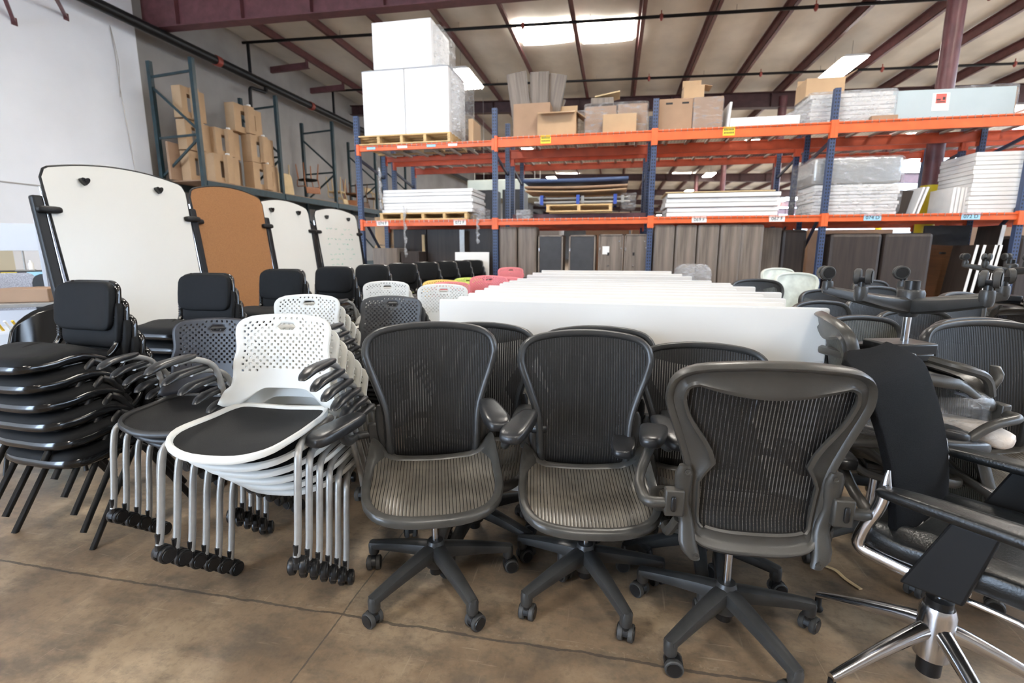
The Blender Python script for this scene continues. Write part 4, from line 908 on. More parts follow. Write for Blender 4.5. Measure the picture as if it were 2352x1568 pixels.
o = MB().blob((0, 0, 0.19), 0.60, 0.36, 0.19, 0.12, 0.12, 48, 14, lambda p: (p.x * (1 + 0.02 * math.sin(p.z * 40)), p.y * (1 + 0.02 * math.sin(p.x * 21)), p.z)).build('wrapped_block', 'silver_film', None, 60, loc=(3.48, 8.86, ZL + 0.445)); tag(o, 'block wrapped in silver film on the white panels of the fourth bay', 'wrapped goods')
film_box('stretch_film', 'clear film round the fourth bay block of white panels', (3.46, 8.86, ZL), (1.30, 0.78, 0.84))
board('dark laminate panel leaning beside the silver film block', (4.24, 8.80, ZL), (0.36, 0.035, 0.37), (-6, 4, 0), 'lam_dark'); 
for k in range(2): board('white leaning panel before the yellow column, %s one' % ['left', 'right'][k], (4.33 + 0.055 * k, 8.85, ZL), (0.028, 0.5, 0.40), (0, 14, 0), 'slab', edge=False, group='white panels leaning at the yellow column')
for k in range(5): board('white upright panel right of the yellow column, %s from the left' % ['first', 'second', 'third', 'fourth', 'fifth'][k], (4.80 + 0.052 * k, 8.85, ZL), (0.042, 0.55, 0.37), (0, 1, 0), 'slab', edge=False, group='upright white panels right of the yellow column')
slabs('white_slab', 'white panel, %s in the tall pile by the right edge', (5.27, 8.90, ZL), 0.62, 0.80, 14, 0.056, jit=0.012, group='tall pile of white panels')
slabs('white_slab', 'white panel, %s in the pile past the last rack post', (6.5, 8.90, ZL), 1.5, 0.80, 12, 0.056, jit=0.012, group='white panels past the last post')
for (x, z0, z1, lab) in ((-3.62, 1.22, 2.10, 'strip of clear film hanging below the pallet of white boards'), (-2.30, 1.45, 1.90, 'short strip of film hanging beside the second rack post'), (-4.05, 2.05, 2.75, 'twist of film hanging from the top shelf beside the first rack post')):
    mb = MB(); mb.tube([(x + 0.012 * math.sin(i * 1.7), 8.33 + 0.01 * math.cos(i * 2.3), z0 + (z1 - z0) * i / 14) for i in range(15)], [0.004 + 0.028 * abs(math.sin(i * 0.9 + 0.3)) for i in range(15)], 7, ry=[0.004 + 0.012 * abs(math.cos(i * 1.1)) for i in range(15)])
    tag(mb.build('film_strip', 'film_thick', None, 60), lab, 'plastic wrap')
# goods under the racks
def cabinet(label, c, d, mat='lam', panel_mat='charcoal', kind='door', group=None):
    t = thing('cabinet', label, 'cabinet', c, 0, group); x, y, z = d
    mb = MB(); th = 0.025
    mb.box((-x / 2 + th / 2, 0, z / 2), (th, y, z)); mb.box((x / 2 - th / 2, 0, z / 2), (th, y, z)); mb.box((0, 0, z - th / 2), (x, y, th)); mb.box((0, 0, th / 2), (x, y, th)); mb.box((0, y / 2 - 0.005, z / 2), (x, 0.01, z)); mb.build('carcass', mat, t, 0, bevel=0.002)
    if kind: 
        d_ = MB().box((0, -y / 2 + 0.02, z / 2), (x - 2 * th - 0.004, 0.02, z - 2 * th)).build('door', panel_mat, t, 0, bevel=0.003)
        mb = MB()
        for q in (0.25, 0.55, 0.85): mb.box((-x / 2 + 0.02, -y / 2 - 0.004, z * q), (0.022, 0.012, 0.05))
        mb.build('hinge', 'gas', d_, 0)
        if kind == 'fit':
            mb = MB()
            for (a, b) in ((0.34, 0.93), (0.42, 0.86), (0.44, 0.60), (-0.1, 0.68), (0.45, 0.42)): mb.lathe([(0.003, -0.03), (0.014, -0.03), (0.014, -0.02)], (a * x, -y / 2 + 0.03, b * z), 'y', 10)
            mb.build('cam_fitting', 'gas', d_, 40)
            MB().box((-0.10 * x, -y / 2 + 0.006, 0.80 * z), (0.03, 0.012, 0.05)).build('lock', 'black_pl', d_, 0)
    return t
for k, (x0, x1) in enumerate([(-1.955, -1.635), (-1.62, -1.30)]):
    board('tall grey oak panel in the second bay, %s beside the rack post' % ['first', 'second'][k], ((x0 + x1) / 2, 8.62, 0), (x1 - x0, 0.40, 1.735), (0, 0, 0), 'lam')
cabinet('tall cabinet with charcoal front, left one under the second bay', (-1.06, 8.66, 0), (0.42, 0.45, 1.59)); cabinet('tall cabinet with charcoal front, right one under the second bay', (-0.53, 8.66, 0), (0.44, 0.45, 1.59))
c = cabinet('grey oak cabinet door with a white sticker under the second bay', (-0.06, 8.66, 0), (0.40, 0.45, 1.60), 'lam', 'lam', 'fit'); MB().box((-0.08, -0.216, 1.34), (0.11, 0.002, 0.13)).build('white_sticker', 'white_tube', c, 0)
cabinet('grey oak cabinet door without sticker beside the third rack post', (0.345, 8.66, 0), (0.38, 0.45, 1.60), 'lam', 'lam', 'fit')
for k in range(4): board('tall grey oak panel under the third bay, %s from the left' % ['first', 'second', 'third', 'fourth'][k], (0.775 + 0.335 * k, 8.62, 0), (0.325, 0.42, 1.74), (0, 0, 0), 'lam', group='tall grey oak panels under the third bay')
board('tall grey oak panel set apart by a dark gap, fifth under the third bay', (2.09, 8.62, 0), (0.33, 0.42, 1.735), (0, 0, 0), 'lam'); board('darker leaning grey oak panel at the right of the third bay', (2.42, 8.75, 0), (0.34, 0.05, 1.70), (-3, 1, 0), 'lam')
board('dark walnut cabinet side right of the third bay panels', (2.80, 9.0, 0), (0.36, 0.5, 1.66), (0, 0, 0), 'lam_dark')
board('wide dark walnut panel, left one under the fourth bay', (3.55, 8.66, 0), (0.71, 0.42, 1.59), (0, 0, 0), 'lam_dark'); board('wide dark walnut panel, right one under the fourth bay', (4.25, 8.66, 0), (0.64, 0.42, 1.59), (0, 0, 0), 'lam_dark')
t = board('brown wood panel with a metal lock behind the far chair bases', (4.98, 8.95, 0), (0.55, 0.03, 1.42), (-4, 3, 0), 'brown_wood', edge=False); MB().box((-0.03, -0.02, 1.30), (0.09, 0.012, 0.03)).build('lock', 'gas', t, 0)
for k, x in enumerate((4.93, 5.02, 5.16, 5.22)): board('dark board with a white front edge by the brown wood panel, %s from the left' % ['first', 'second', 'third', 'fourth'][k], (x, 8.62, 0), (0.035, 0.5, 1.42), (0, 6, 0), 'lam_dark', edge=False, group='white boards by the brown panel', front='slab')
board('charcoal board behind the white edged ones under the fourth bay', (5.1, 9.15, 0), (0.62, 0.04, 1.72), (0, 0, 0), 'charcoal'); board('tall dark board with a white front edge by the last rack post', (5.36, 8.8, 0), (0.05, 0.5, 1.70), (0, 4, 0), 'lam_dark', edge=False, front='slab')
board('dark walnut panel past the last rack post', (6.1, 8.7, 0), (0.9, 0.42, 1.55), (0, 0, 0), 'lam_dark')
t = thing('cabinet', 'long dark walnut cabinet row under the first bay', 'cabinet', (-3.05, 9.0, 0))
for k in range(3): MB().box((-0.66 + 0.66 * k, 0, 0.86), (0.645, 0.5, 1.72)).build('cabinet_body', 'lam_dark', t, 0, bevel=0.004)
board('grey metal strip leaning before the dark walnut cabinets', (-2.66, 8.60, 0), (0.09, 0.02, 1.70), (0, 0, 0), 'silver', edge=False)
board('narrow tan board standing before the dark cabinets', (-3.42, 8.68, 0), (0.05, 0.03, 1.62), (0, 0, 0), 'pale_wood', edge=False)
o = MB().box((0, 0, 0.69), (0.46, 0.40, 1.38)).build('file_cabinet', 'lam', None, 0, bevel=0.006, loc=(-3.98, 8.45, 0)); tag(o, 'grey laminate cabinet behind the padded chair stacks, under the first bay', 'cabinet')
o = MB().box((0, 0, 0.66), (0.34, 0.36, 1.32)).build('file_cabinet', 'lam_dark', None, 0, bevel=0.006, loc=(-3.55, 8.52, 0)); tag(o, 'small dark cabinet right of the grey laminate one', 'cabinet')
board('square white panel leaning in front of the second rack post', (-2.39, 8.22, 0), (0.60, 0.03, 1.31), (-3, 0, 0), 'panel', edge=False)
carton('brown carton on the low shelf behind the last whiteboard', (-4.55, 9.7, 1.45), (0.45, 0.4, 0.55), 'carton'); carton('brown carton under the one behind the last whiteboard', (-4.55, 9.7, 0.90), (0.5, 0.4, 0.54), 'carton')
o = MB().box((0, 0, 0.45), (1.3, 0.5, 0.9)).build('storage_bench', 'black_in', None, 0, loc=(-4.6, 9.75, 0)); tag(o, 'dark bench carrying the brown cartons behind the whiteboards', 'bench')
# deeper stock, behind the racks
for k, (x, y, z, wx, hz, lab) in enumerate([(1.2, 13.0, 0, 1.6, 2.15, 'brown carton pile seen through the rack above the third bay boards'), (3.3, 13.4, 0, 1.4, 1.95, 'brown carton pile behind the fourth bay film block'), (5.2, 13.2, 0, 1.7, 1.80, 'brown carton pile behind the yellow column'), (-0.2, 13.8, 0, 1.1, 2.3, 'brown carton pile behind the bundled frames'), (8.0, 13.0, 0, 2.0, 2.0, 'brown carton pile at the far right behind the rack')]):
    carton(lab, (x, y, z), (wx, 1.0, hz), 'carton2')
o = MB().box((0, 0, 0), (2.4, 1.6, 0.6)).build('air_duct', 'duct', None, 0, bevel=0.02, loc=(-3.6, 17.0, 3.3)); [MB().tube([(sx, sy, 0.28), (sx, sy, 3.2)], 0.01, 6).build('hanger_rod', 'wire', o, 60) for sx in (-1, 1) for sy in (-0.6, 0.6)]; tag(o, 'grey green ventilation duct seen between the two shelves of the first bay', 'duct')
for k, x in enumerate((-4.4, -3.6, -2.8)):
    mb = MB(); mb.box((0, 0, 0), (0.6, 0.7, 0.9)); tag(mb.build('storage_bin', 'charcoal', None, 0, bevel=0.01, loc=(x, 14.2, 2.55)), 'dark bin on the far mezzanine behind the first bay, %s' % ['left one', 'middle one', 'right one'][k], 'bin', 'dark bins behind the first bay')
o = MB().box((0, 0, 0), (4.0, 1.4, 2.1)).build('mezzanine_block', 'wall_grey', None, 0, loc=(-3.5, 14.4, 1.05)); tag(o, 'grey storage block standing behind the first bay of the rack', 'storage block')

# ================================================================== white panels standing on edge
PL = [(2.53, -0.93, 0.975), (2.73, -0.875, 0.855), (2.97, -0.885, 0.935), (3.20, -0.905, 0.886), (3.41, -0.90, 1.045), (3.66, -0.93, 0.835), (3.91, -0.90, 1.02), (4.10, -0.915, 0.905), (4.32, -0.905, 0.94), (4.66, -0.90, 0.85), (5.39, -0.93, 0.79), (5.95, -0.96, 0.765), (6.72, -0.96, 0.73)]
for k, (y, x0, x1) in enumerate(PL):
    t = thing('tabletop', 'long white panel standing on edge, %s of the white row' % (NTH[:12] + ['rearmost one'])[k] if k else 'long white panel standing on edge, front one of the white row', 'panel', ((x0 + x1) / 2, y, 0), -2.2 if k == 0 else rnd.uniform(-0.5, 0.5), 'white panels standing on edge')
    t.rotation_euler.x = R(-0.6)
    wd = x1 - x0
    MB().box((0, 0, 0.535), (wd, 0.028, 1.07)).build('panel_board', 'panel', t, 0, bevel=0.004)
    mb = MB(); mb.box((0, 0, 1.0705), (wd - 0.01, 0.024, 0.002))
    for s in (-1, 1): mb.box((s * wd / 2, 0, 0.535), (0.002, 0.024, 1.06))
    mb.build('edge_band', 'slab', t, 0)

# ================================================================== whiteboards on easels
def easel(label, y0, y1, x, ztop, face, clips=True, rot=86, marks=False, tilt=7):
    wd = y1 - y0; hw = wd / 2
    t = thing('easel_board', label, 'whiteboard' if face == 'wb' else 'corkboard', (x, (y0 + y1) / 2, 0), rot); t.rotation_euler.x = R(-tilt)
    zt = ztop / math.cos(R(tilt)); zb = zt - 1.36
    out = []
    r = 0.06
    for i in range(41):
        a = -1 + 2 * i / 40; q = max(0.0, abs(a) * hw - (hw - r)); out.append((a * hw, zt - 0.075 * a * a - (r - math.sqrt(max(0.0, r * r - q * q)))))
    pts = [(-hw + 0.03, zb), (hw - 0.03, zb)] + [(x_, z_) for x_, z_ in out[::-1]]
    MB().prism(pts, -0.009, 0.009, 'xz').build('board_face', face, t, 0)
    fr = [Vector((a, 0, b)) for a, b in pts]
    MB().tube(fr + [fr[0]], 0.010, 8).build('edge_trim', 'trim', t, 60)
    for s in (-1, 1):
        mb = MB(); mb.bar((s * (hw + 0.045), 0.02, 0.06), (s * (hw + 0.045), 0.02, zt - 0.26), 0.05, 0.07); p = mb.build('side_post', 'trim', t, 0, bevel=0.015)
        MB().blob((s * (hw + 0.005), -0.022, zt - 0.36), 0.075, 0.025, 0.024, 0.5, 0.5, 14, 8).build('clamp', 'trim', p, 60)
        mb = MB(); mb.tube([(s * (hw + 0.008), 0.012, zb + 0.1), (s * (hw + 0.008), 0.012, zt - 0.2)], 0.008, 8); mb.build('chrome_strip', 'chrome', p, 60)
        mb = MB(); mb.bar((s * (hw + 0.045), -0.32, 0.075), (s * (hw + 0.045), 0.32, 0.075), 0.05, 0.05); mb.build('foot', 'trim', t, 0, bevel=0.012)
        if clips:
            mb = MB()
            hp = [(0.030 * math.sin(q) ** 3 * 1.0, 0.026 * (math.cos(q) - 0.38 * math.cos(2 * q) - 0.15 * math.cos(3 * q))) for q in [2 * PI * i / 24 for i in range(24)]]
            mb.prism([(s * hw * 0.52 + a, zt - 0.135 + b) for a, b in hp], -0.045, -0.010, 'xz'); mb.lathe([(0.004, -0.05), (0.012, -0.05), (0.012, -0.044)], (s * hw * 0.52, 0, zt - 0.13), 'y', 10); mb.build('heart_clip', 'gloss', t, 40, bevel=0.003)
    if marks:
        mb = MB(); rr = random.Random(3)
        for row_ in range(9):
            x_ = -hw * 0.6
            while x_ < hw * 0.6:
                L = rr.uniform(0.02, 0.09)
                if rr.random() < 0.6:
                    z_ = zt - 0.30 - 0.075 * row_
                    P = [(x_ + L * i / 6, -0.0105, z_ + rr.uniform(-0.012, 0.012)) for i in range(7)]; mb.tube(P, 0.0016, 4)
                x_ += L + rr.uniform(0.02, 0.07)
        mb.build('marker_writing', 'green_ink', t, 60)
    return t
easel('large whiteboard on a black easel, nearest of the row with two heart clips', 2.80, 3.88, -3.61, 1.965, 'wb', rot=84)
easel('brown corkboard on a black easel behind the large whiteboard', 3.98, 4.86, -3.57, 1.95, 'cork', clips=False, rot=86)
easel('whiteboard with two clips between the corkboard and the written on board', 5.15, 6.10, -3.82, 1.945, 'wb', rot=88)
easel('farthest whiteboard, with faint green writing', 6.45, 7.55, -3.92, 1.95, 'wb', marks=True, rot=88)

# ================================================================== mesh task chairs
task_chair('dark mesh task chair facing out, leftmost in the front row', (-0.66, 1.705, 0), 20, 223, splay=(38, 8), seed=1, pads=((0.02, 0, 0.03), (-0.085, 0.03, 0.05)))
task_chair('dark mesh task chair facing out, in the middle of the front row', (-0.070, 1.80, 0), 9, 220, splay=(20, 10), seed=2, drop=0.03, pads=((-0.06, 0, 0.06), (-0.02, 0.04, 0.03)))
task_chair('taupe mesh task chair turned with its back to us', (0.425, 1.665, 0), 184, 43, 'taupe', 'taupe', splay=(6, -12), seed=3, drop=0.0, pads=((0, 0, 0.0), (-0.05, -0.01, 0.035)))
task_chair('mesh task chair squeezed behind the leftmost front chair', (-0.60, 2.06, 0), 6, -100, splay=(5, -10), seed=4, drop=0.05)
task_chair('mesh task chair directly behind the middle front chair', (-0.055, 2.12, 0), 4, -115, splay=(0, 0), seed=5, drop=0.06)
task_chair('low mesh task chair behind the one turned with its back to us', (0.385, 2.02, 0), -2, -20, splay=(0, 10), drop=0.105, seed=6)
G = 'mesh task chairs crowded behind the white panels'
def sea(label, top, rotz, drop=0.06, kind='dark', seed=0):
    a = R(rotz); off = Vector((math.sin(a) * -0.0 , 0, 0))
    x = top[0] - (-math.sin(a)) * 0.27; y = top[1] - math.cos(a) * 0.27
    k = dict(dark=('graphite', 'graphite', 'back_mesh', 'seat_mesh'), olive=('graphite', 'graphite', 'olive_mesh', 'olive_mesh'), light=('light_frame', 'light_frame', 'light_mesh', 'light_mesh'), knit=('graphite', 'graphite', 'dark_fabric', 'dark_fabric'))[kind]
    return task_chair(label, (x, y, 0), rotz, -90 + seed * 17, k[0], k[1], k[2], k[3], drop=drop, seed=seed + 20, arms=False, group=G)
sea('olive mesh task chair right beside the end of the front white panel', (1.27, 2.98), 25, 0.05, 'olive', 1)
sea('mesh task chair behind the raised gas lift of the upturned chair', (1.80, 3.50), 20, 0.06, 'dark', 2)
sea('mesh task chair with a small white mark on its back, right of the upturned chair', (1.85, 3.02), 15, 0.05, 'dark', 3)
sea('mesh task chair second behind the olive one, beside the panel ends', (1.40, 3.85), 30, 0.05, 'dark', 4)
sea('mesh task chair below the left arms of the upturned star base', (1.96, 4.28), 18, 0.05, 'dark', 5)
sea('mesh task chair under the left caster of the upturned star base', (1.92, 5.05), 12, 0.05, 'dark', 6)
sea('mesh task chair half hidden behind the panel ends, below the pale green chairs', (1.32, 5.15), 20, -0.03, 'dark', 7)
sea('mesh task chair cut off by the right edge, behind the big mesh back', (2.38, 3.25), 20, 0.10, 'dark', 8)
sea('mesh task chair deep in the crowd, right of the pale green chairs', (2.75, 6.2), 30, 0.02, 'knit', 9)
sea('charcoal knit chair at the right, farther one of the leaning pair', (2.35, 4.05), 35, -0.01, 'knit', 10)
sea('charcoal knit chair at the right, nearer one of the leaning pair', (2.85, 3.80), 40, -0.01, 'knit', 11)
sea('charcoal knit chair behind the upturned star base hub', (2.15, 4.75), 30, 0.0, 'knit', 12)
sea('pale green mesh chair, rear one of the pale pair', (2.22, 7.6), 25, -0.06, 'light', 13)
sea('pale green mesh chair, front one of the pale pair', (2.02, 6.25), 20, -0.05, 'light', 14)
o = MB().blob((0, 0, 0.58), 0.24, 0.20, 0.58, 0.3, 0.5, 30, 16, lambda p: (p.x * (1 + 0.03 * math.sin(p.z * 31)), p.y, p.z)).build('draped_film', 'film_thick', None, 60, loc=(1.06, 7.2, 0)); tag(o, 'grey plastic film draped over a hidden chair behind the white panels', 'plastic wrap')
big = task_chair('mesh task chair with a big dark back and a foam wrapped armrest', (1.60, 2.22, 0), 12, -60, splay=(-30, 0), seed=31)
for ch in list(big.children):
    if ch.name.startswith('armrest') and sum(v.co.x for v in ch.data.vertices) < 0:
        MB().blob((-0.30, -0.06, 0.672), 0.055, 0.15, 0.032, 0.45, 0.5, 24, 10, lambda p: tuple(Matrix.Rotation(R(30), 3, 'Z') @ Vector((p.x, p.y, p.z - 1.2 * max(0, -p.y - 0.03) ** 2 + 0.004 * math.sin(p.y * 70))))).build('foam_wrap', 'wrap_white', big, 60)
# stack of an upright and an upturned task chair in film
task_chair('upright task chair under the upturned one, wrapped in film', (1.15, 2.30, 0), 80, -90, 'taupe', 'taupe', 'olive_mesh', 'olive_mesh', drop=-0.03, seed=33)
up = task_chair('task chair lying upturned with its star base in the air', (1.17, 2.26, 1.265), 0, -36, 'taupe', 'taupe', 'olive_mesh', 'olive_mesh', seed=34, arms=True, drop=0.055)
up.rotation_euler = (PI, 0, R(105))
o = MB().blob((0, 0, 0), 0.36, 0.30, 0.10, 0.5, 0.5, 40, 14, lambda p: (p.x * (1 + 0.05 * math.sin(p.z * 40 + p.y * 9)), p.y * (1 + 0.04 * math.sin(p.x * 23)), p.z + 0.02 * math.sin(p.x * 15 + p.y * 11))).build('stretch_film', 'film', None, 60, loc=(1.05, 2.28, 0.72)); tag(o, 'shiny film wound round the seats of the upturned chair and its mate', 'plastic wrap')
for i, (x, y, rz, lab) in enumerate([(3.3, 5.0, 0, 'upturned star base of a far chair, left of the group by the white boards'), (3.6, 4.75, 40, 'upturned star base of a far chair, middle of the group by the white boards'), (2.62, 3.15, 20, 'upturned star base at the right edge of the picture'), (4.15, 5.4, 15, 'upturned star base of a far chair, at the far right of the group')]):
    t = task_chair(lab, (x, y, 1.31 - (0.07 if i == 2 else 0)), 0, 10 + 30 * i, 'graphite', 'graphite', 'back_mesh', 'seat_mesh', seed=50 + i, arms=False); t.rotation_euler = (PI, 0, R(rz))

# ================================================================== conference chair with chrome frame
t = thing('conference_chair', 'black conference chair with net back, chrome frame and leather seat, cut off at the right', 'chair', (1.015, 1.58, 0), 45)
def tbar(name, pts, r, ry, mat, parent=None): return MB().tube(arc(pts, 0.06), r, 10, ry=ry).build(name, mat, parent or t, 60)
mb = MB(); mb.lathe([(0.025, 0.085), (0.046, 0.09), (0.048, 0.24), (0.040, 0.262), (0.02, 0.263)], n=20); mb.lathe([(0.03, 0.0864), (0.031, 0.04), (0.028, 0.038)], n=16)
for k in range(5):
    a = R(84 + 72 * k); d = Vector((math.cos(a), math.sin(a), 0)); s_ = Vector((-d.y, d.x, 0))
    rings = []
    for i in range(9):
        q = i / 8; c = d * (0.03 + 0.32 * q) + Vector((0, 0, 0.185 - 0.125 * q ** 1.15)); hw = 0.024 - 0.010 * q; hh = 0.030 - 0.017 * q
        rings.append([c + s_ * hw * math.cos(2 * PI * j / 10) + Vector((0, 0, hh * math.sin(2 * PI * j / 10))) for j in range(10)])
    mb.loft(rings)
mb.build('star_base', 'chrome', t, 60)
for k in range(5):
    a = R(84 + 72 * k); MB().lathe([(0.018, 0.0), (0.020, 0.008), (0.012, 0.02), (0.011, 0.055)], (0.345 * math.cos(a), 0.345 * math.sin(a), 0), n=12).build('glide', 'black_pl', t, 60)
MB().lathe([(0.030, 0.04), (0.032, 0.03), (0.033, 0.10)], n=16).build('lift_cup', 'black_pl', t, 60); MB().lathe([(0.035, 0.262), (0.035, 0.285), (0.02, 0.29)], n=16).build('collar', 'black_pl', t, 60); MB().lathe([(0.015, 0.26), (0.015, 0.43)], n=14).build('gas_lift', 'gas', t, 60)
MB().box((0, -0.03, 0.435), (0.22, 0.28, 0.045)).build('tilt_mechanism', 'black_pl', t, 0, bevel=0.01)
def seatf(p): return (p.x * (1 + 0.06 * (p.y / 0.24)), p.y, p.z - 1.2 * max(0, -p.y - 0.16) ** 2 + (0.010 * math.sin(p.x * 40 + p.y * 14) * smooth01((p.y - 0.02) / 0.12) if p.z > 0 else 0) + 0.02 * (p.x / 0.24) ** 2)
MB().blob((0, -0.09, 0.490), 0.245, 0.26, 0.042, 0.35, 0.35, 40, 16, seatf).build('seat', 'leather', t, 60)
mb = MB(); mb.grid(lambda u, v: tuple(Vector((-0.235 + 0.47 * u, 0.085 + 0.015 * (v - 0.0) + 0.14 * v * v + 0.05 * smooth01((v - 0.86) / 0.14) - 0.020 * math.cos((u - 0.5) * 2.6), 0.50 + 0.52 * v)) + Vector(((u - 0.5) * -0.05 * (1 - v) + (0.5 - u) * 0.47 * (1 - math.sqrt(max(0.0, 1 - (max(0.0, v - 0.86) / 0.145) ** 2))) * 0.55, 0, 0))), 14, 26)
mb.build('back_net', 'net_black', t, 60, solid=0.022, bevel=0.006)
for s in (-1, 1):
    tbar('back_support', [(s * 0.228, 0.243, 0.62), (s * 0.236, 0.232, 0.52), (s * 0.242, 0.262, 0.42), (s * 0.242, 0.275, 0.375), (s * 0.235, 0.10, 0.375), (s * 0.20, -0.04, 0.378)], [0.006, 0.012] + [0.016] * 24, [0.008, 0.016] + [0.022] * 24, 'chrome') if False else MB().tube(arc([(s * 0.222, 0.105, 0.72), (s * 0.232, 0.105, 0.62), (s * 0.238, 0.140, 0.53), (s * 0.238, 0.155, 0.462), (s * 0.236, 0.00, 0.452), (s * 0.20, -0.10, 0.448)], 0.05), [0.005] + [0.013] * 25, 10, ry=[0.005] + [0.018] * 25).build('back_support', 'chrome', t, 60)
    mb = MB(); mb.tube([(s * 0.238, 0.03, 0.448), (s * 0.25, -0.20, 0.455), (s * 0.24, -0.33, 0.425)], 0.008, 8); mb.build('seat_rail', 'chrome', t, 60)
    mb = MB(); q = [(0.03, 0.335), (-0.17, 0.335), (-0.075, 0.655), (-0.205, 0.655)]
    mb.prism([(0.030, 0.435), (-0.105, 0.445), (-0.150, 0.655), (-0.055, 0.655)], s * 0.262, s * 0.278, 'yz'); p = mb.build('arm_plate', 'trim', t, 0, bevel=0.006)
    mb = MB(); mb.blob((s * 0.262, -0.13, 0.668), 0.043, 0.245, 0.017, 0.45, 0.42, 30, 8, lambda p: (p.x * (1 - 0.25 * (p.y / 0.235)), p.y, p.z + 0.006 * math.cos(p.y * 6))); mb.build('armrest', 'leather', t, 60)

# ================================================================== stacking chairs with perforated backs
def stack_of(n, base_label, loc, rotz, group, first_fn, dy, dz, dx=0.0):
    a = R(rotz); fx, fy = math.sin(a), -math.cos(a)
    lab = lambda k: base_label % (ORD[n - 1 - k] if k else 'lowest')
    f = first_fn(lab(0) if n > 1 else base_label % 'only one', loc, rotz, group)
    for k in range(1, n): dup(f, (loc[0] + fx * dy * k, loc[1] + fy * dy * k, loc[2] + dz * k), None, lab(k))
    return f
def perf(sh, rg): return lambda l, p, r, g: stacking_chair(l, p, r, 'shell_' + sh, 'ring_' + rg, g)
WC = 'white perforated stacking chairs, front stack'
W1 = stack_of(6, 'white perforated chair on casters, %s of the front white stack', (-1.28, 1.83, 0), 4, WC, perf('white', 'white'), 0.063, 0.054)
B1 = stack_of(5, 'black perforated chair, %s of the stack by the padded chairs', (-1.87, 2.05, 0), 12, 'black perforated stacking chairs', perf('black', 'black'), 0.060, 0.050)
def restack(src, n, base_label, loc, rotz, group, dy=0.063, dz=0.054):
    """another stack of the same kind: copies of src"""
    a = R(rotz); fx, fy = math.sin(a), -math.cos(a)
    for k in range(n): dup(src, (loc[0] + fx * dy * k, loc[1] + fy * dy * k, loc[2] + dz * k), rotz, base_label % (ORD[n - 1 - k] if k else 'lowest'), group)
restack(W1, 6, 'white perforated chair, %s of the stack right behind the front white one', (-1.73, 2.66, 0), 4, 'white perforated chairs, second stack')
restack(W1, 6, 'white perforated chair, %s of the stack behind the grey perforated one', (-1.86, 3.95, 0), 5, 'white perforated chairs, third stack')
restack(W1, 6, 'white perforated chair, %s of the stack beside the white panel ends', (-1.27, 3.70, 0), 0, 'white perforated chairs, fourth stack')
stack_of(6, 'grey perforated chair, %s of the stack behind the leftmost mesh chair', (-1.36, 2.98, 0), 3, 'grey perforated stacking chairs', perf('grey', 'black'), 0.063, 0.048)
RC = stack_of(5, 'coral perforated chair, %s of the stack between the white stacks', (-1.58, 4.75, 0), 5, 'coral perforated chairs, nearest stack', perf('red', 'red'), 0.063, 0.054)
restack(RC, 6, 'coral perforated chair, %s of the stack touching the white panels', (-1.25, 5.05, 0), 0, 'coral perforated chairs, middle stack')
restack(RC, 5, 'coral perforated chair, %s of the stack behind the middle coral one', (-1.22, 5.75, 0), 0, 'coral perforated chairs, rear stack')
restack(RC, 6, 'coral perforated chair, %s of the far stack before the second rack post', (-1.56, 7.65, 0), 0, 'coral perforated chairs, far stack')
restack(RC, 5, 'coral perforated chair, %s of the far stack beside the panel end', (-1.28, 8.05, 0), 0, 'coral perforated chairs, farthest stack') if False else None
stack_of(5, 'yellow perforated chair, %s of the yellow stack among the coral chairs', (-1.80, 5.05, 0), 20, 'yellow perforated stacking chairs', perf('yellow', 'yellow'), 0.063, 0.054)
stack_of(4, 'lime perforated chair, %s of the lime stack before the padded chairs', (-1.92, 6.45, 0), 10, 'lime perforated stacking chairs', perf('lime', 'lime'), 0.063, 0.054)

# ================================================================== black padded chairs in stacks
SPOT = [(-2.50, 1.86, -4), (-2.70, 2.70, 2), (-2.70, 3.50, 2), (-2.66, 4.22, 0), (-2.62, 4.92, 0), (-2.58, 5.62, 0), (-2.54, 6.30, 0), (-2.48, 6.92, 0), (-2.42, 7.45, 0), (-2.36, 7.96, 0)]
PC = None
for i, (x, y, rz) in enumerate(SPOT):
    n = 6; base = 'black padded chair, %s in the ' + NTH[i] + ' stack of the padded row'
    if i == 0: base = 'black padded chair, %s in the stack nearest the camera'
    g = 'black padded chairs, %s stack' % NTH[i]
    sx = -0.030 if i == 0 else -0.022
    for k in range(n):
        l = base % (ORD[n - 1 - k] if k else 'lowest'); p = (x + sx * (k if i == 0 else k - n + 1), y - 0.005 * k, 0.085 * k)
        if PC is None: PC = padded_chair(l, p, rz, g)
        else: dup(PC, p, rz, l, g)

# ================================================================== office corner at the far left
t = thing('partition_screen', 'grey cloth office screen standing behind the nearest easel post', 'screen', (-4.98, 4.06, 0), 40)
MB().box((0, 0, 0.85), (0.86, 0.05, 1.66)).build('cloth_panel', 'grey_cloth', t, 0, bevel=0.006)
for s in (-1, 1): MB().box((s * 0.445, 0, 0.84), (0.03, 0.06, 1.68)).build('screen_post', 'grey_frame', t, 0, bevel=0.004)
MB().box((0, 0, 1.69), (0.92, 0.06, 0.02)).build('top_rail', 'grey_frame', t, 0)
t = thing('desk', 'grey desk with a carton on it at the left edge', 'desk', (-4.82, 3.22, 0), 38)
MB().box((0, 0, 0.905), (1.1, 0.6, 0.03)).build('desktop', 'silver', t, 0, bevel=0.004); MB().box((0, -0.27, 0.56), (1.0, 0.02, 0.62)).build('modesty_panel', 'grey_frame', t, 0)
for sx in (-1, 1):
    for sy in (-1, 1): MB().box((sx * 0.5, sy * 0.26, 0.445), (0.05, 0.05, 0.89)).build('leg', 'silver', t, 0)
carton('brown carton lying on the grey desk at the left edge', (-4.72, 3.22, 0.921), (0.38, 0.26, 0.11), 'carton2', 25)
